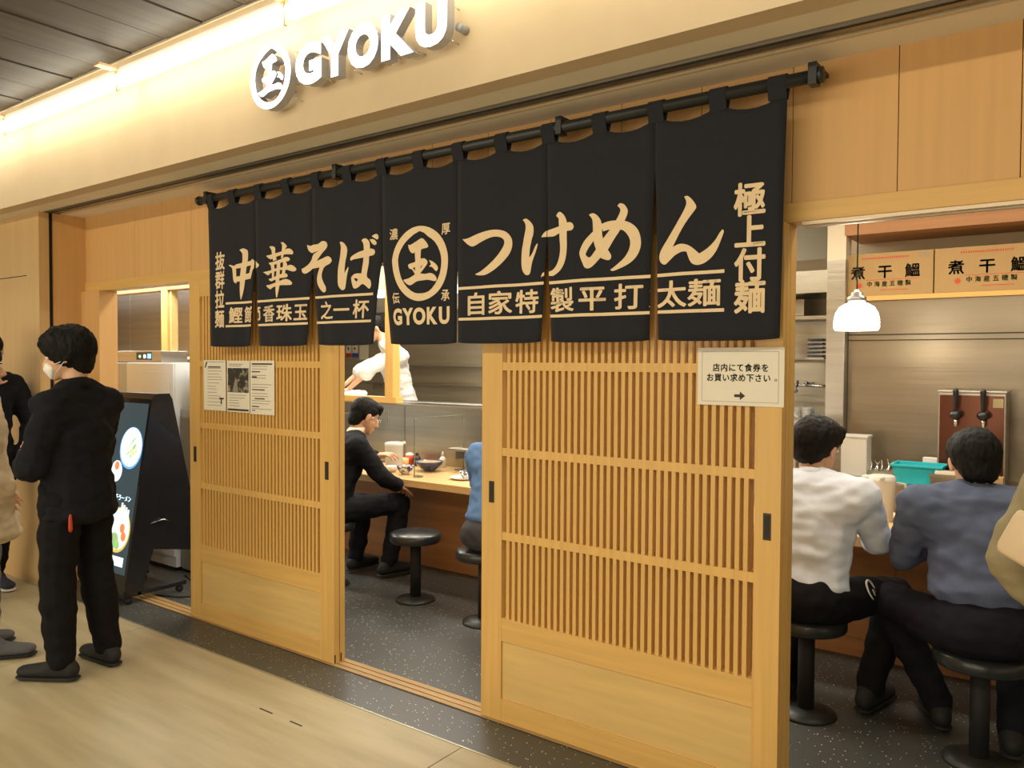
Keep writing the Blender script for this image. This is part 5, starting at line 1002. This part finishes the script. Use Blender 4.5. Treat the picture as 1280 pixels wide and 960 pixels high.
# ================================================================ KITCHEN BITS
wl = thing('wall_shelf', 'steel shelf of containers on the kitchen wall', 'shelf', (-1.84, 3.32, 1.88))
MB().box(-.55, .40, 0, .36, 0, .03, .003).build('shelf', M['steel'], wl)
MB().box(-.55, .40, .34, .36, -.3, 0).build('rail', M['steel_dark'], wl)
for x, w_, lab in ((-.29, .10, 'dark-mouthed steel box on the kitchen shelf'), (-.13, .12, 'plain pale steel box on the kitchen shelf')):
    t_ = thing('steel_container', lab, 'container', (-1.84 + x + .15, 3.36, 1.912)); MB().box(-w_ / 2, w_ / 2, 0, .2, 0, .125, .003).build('box', M['steel'], t_)
    if x < -.2: MB().box(-w_ / 2 + .01, w_ / 2 - .01, -.001, .001, .01, .11).build('mouth', M['gap'], t_)
MB().tube([(-2.0, 3.66, 1.86), (-2.0, 3.66, 1.58), (-2.0, 3.69, 1.57)], .010, 8).build('wall_pipe', M['steel'], wl).location = (1.84, -3.32, -1.88)
tk = thing('tray_stack', 'stack of black trays hanging beside the kitchen pillar', 'tray', (-1.665, 3.3, 1.60))
for i in range(5): MB().box(-.05, .06, 0, .15, .03 * i, .03 * i + .018, .004).build('tray', M['black'], tk)
MB().box(-.06, .07, -.01, .39, -.015, -.003).build('bracket', M['steel'], tk)
fc = thing('kitchen_faucet', 'chrome faucet with long spout on the kitchen wall', 'faucet')
MB().tube([(-1.98, 3.5, 1.39), (-1.50, 3.5, 1.38)], .011, 8).build('pipe', M['chrome'], fc)
MB().tube([(-1.84, 3.5, 1.42), (-1.84, 3.48, 1.34), (-1.86, 3.35, 1.32), (-1.93, 3.28, 1.30)], .010, 8).build('spout', M['chrome'], fc)
MB().tube([(-1.78, 3.5, 1.40), (-1.78, 3.71, 1.40)], .012, 8).build('wall_mount', M['chrome'], fc)
cs = thing('kitchen_bench', 'steel bench at the back of the kitchen', 'bench')
MB().box(-7.4, -1.45, 3.25, 3.68, 1.04, 1.07, .003).build('top', M['steel'], cs); MB().box(-7.4, -1.45, 3.28, 3.67, .12, 1.04).build('carcass', M['steel_dark'], cs)
for i in range(2):
    for j in range(2):
        t_ = thing('cup_stack', ('near-left', 'far-left', 'near-right', 'far-right')[2 * i + j] + ' of four white cup stacks by the kitchen faucet', 'cups', (-1.83 + .085 * i, 3.42 + .08 * j, 1.07), group='white cup stacks')
        for q in range(5): MB().lathe([(0, q * .025), (.026, q * .025), (.036, q * .025 + .05), (.033, q * .025 + .05), (.024, q * .025 + .006), (0, q * .025 + .006)], seg=18).build('cup', M['porcelain'], t_)
bd = thing('cutting_board', 'white board with a folded cloth on the timber sill', 'board', (-5.75, 2.34, 1.197))
MB().box(-.45, .42, -.12, .20, 0, .02, .004).build('board', M['white'], bd)
m_ = MB(); m_.hull([((-.25, -.02, .035), (.09, .06, .012)), ((.22, -.02, .045), (.12, .06, .02))]); m_.hull([((.15, .02, .05), (.10, .05, .03)), ((.28, 0, .06), (.08, .05, .03))])
remesh(m_, 'folded_cloth', UNI, bd, .008, 2, wr(.012, 14))
for i, (x, c_, lab) in enumerate(((-7.17, 'red', 'small white card with red foot on the kitchen wall'), (-7.06, 'blue', 'small white card with blue foot on the kitchen wall'))):
    t_ = thing('menu_card', lab, 'card', (x, 3.69, 1.60)); MB().box(0, .09, 0, .006, .05, .30).build('card', M['paper'], t_); MB().box(0, .09, -.001, .006, 0, .05).build('foot', M[c_], t_)
    flat_obj('writing', [rectp(.03, .055, .09 + .05 * q, .12 + .05 * q) for q in range(4)], -.001, M['ink'], t_)
t_ = thing('wall_memo', 'blank white sheet beside the two small cards', 'paper', (-6.94, 3.69, 1.57)); MB().box(0, .15, 0, .004, 0, .26).build('sheet', M['paper'], t_)
for z, y in ((1.50, 3.55), (1.30, 3.56)):
    t_ = thing('steel_wall_rail', 'long steel rail shelf across the kitchen wall, %s' % ('upper' if z > 1.4 else 'lower'), 'shelf', (-5.5, y, z)); MB().box(-1.2, 3.0, 0, .14, 0, .018, .003).build('rail', M['steel'], t_); MB().box(-1.1, -1.08, .02, .14, -.06, 0).box(2.8, 2.82, .02, .14, -.06, 0).build('bracket', M['steel_dark'], t_)
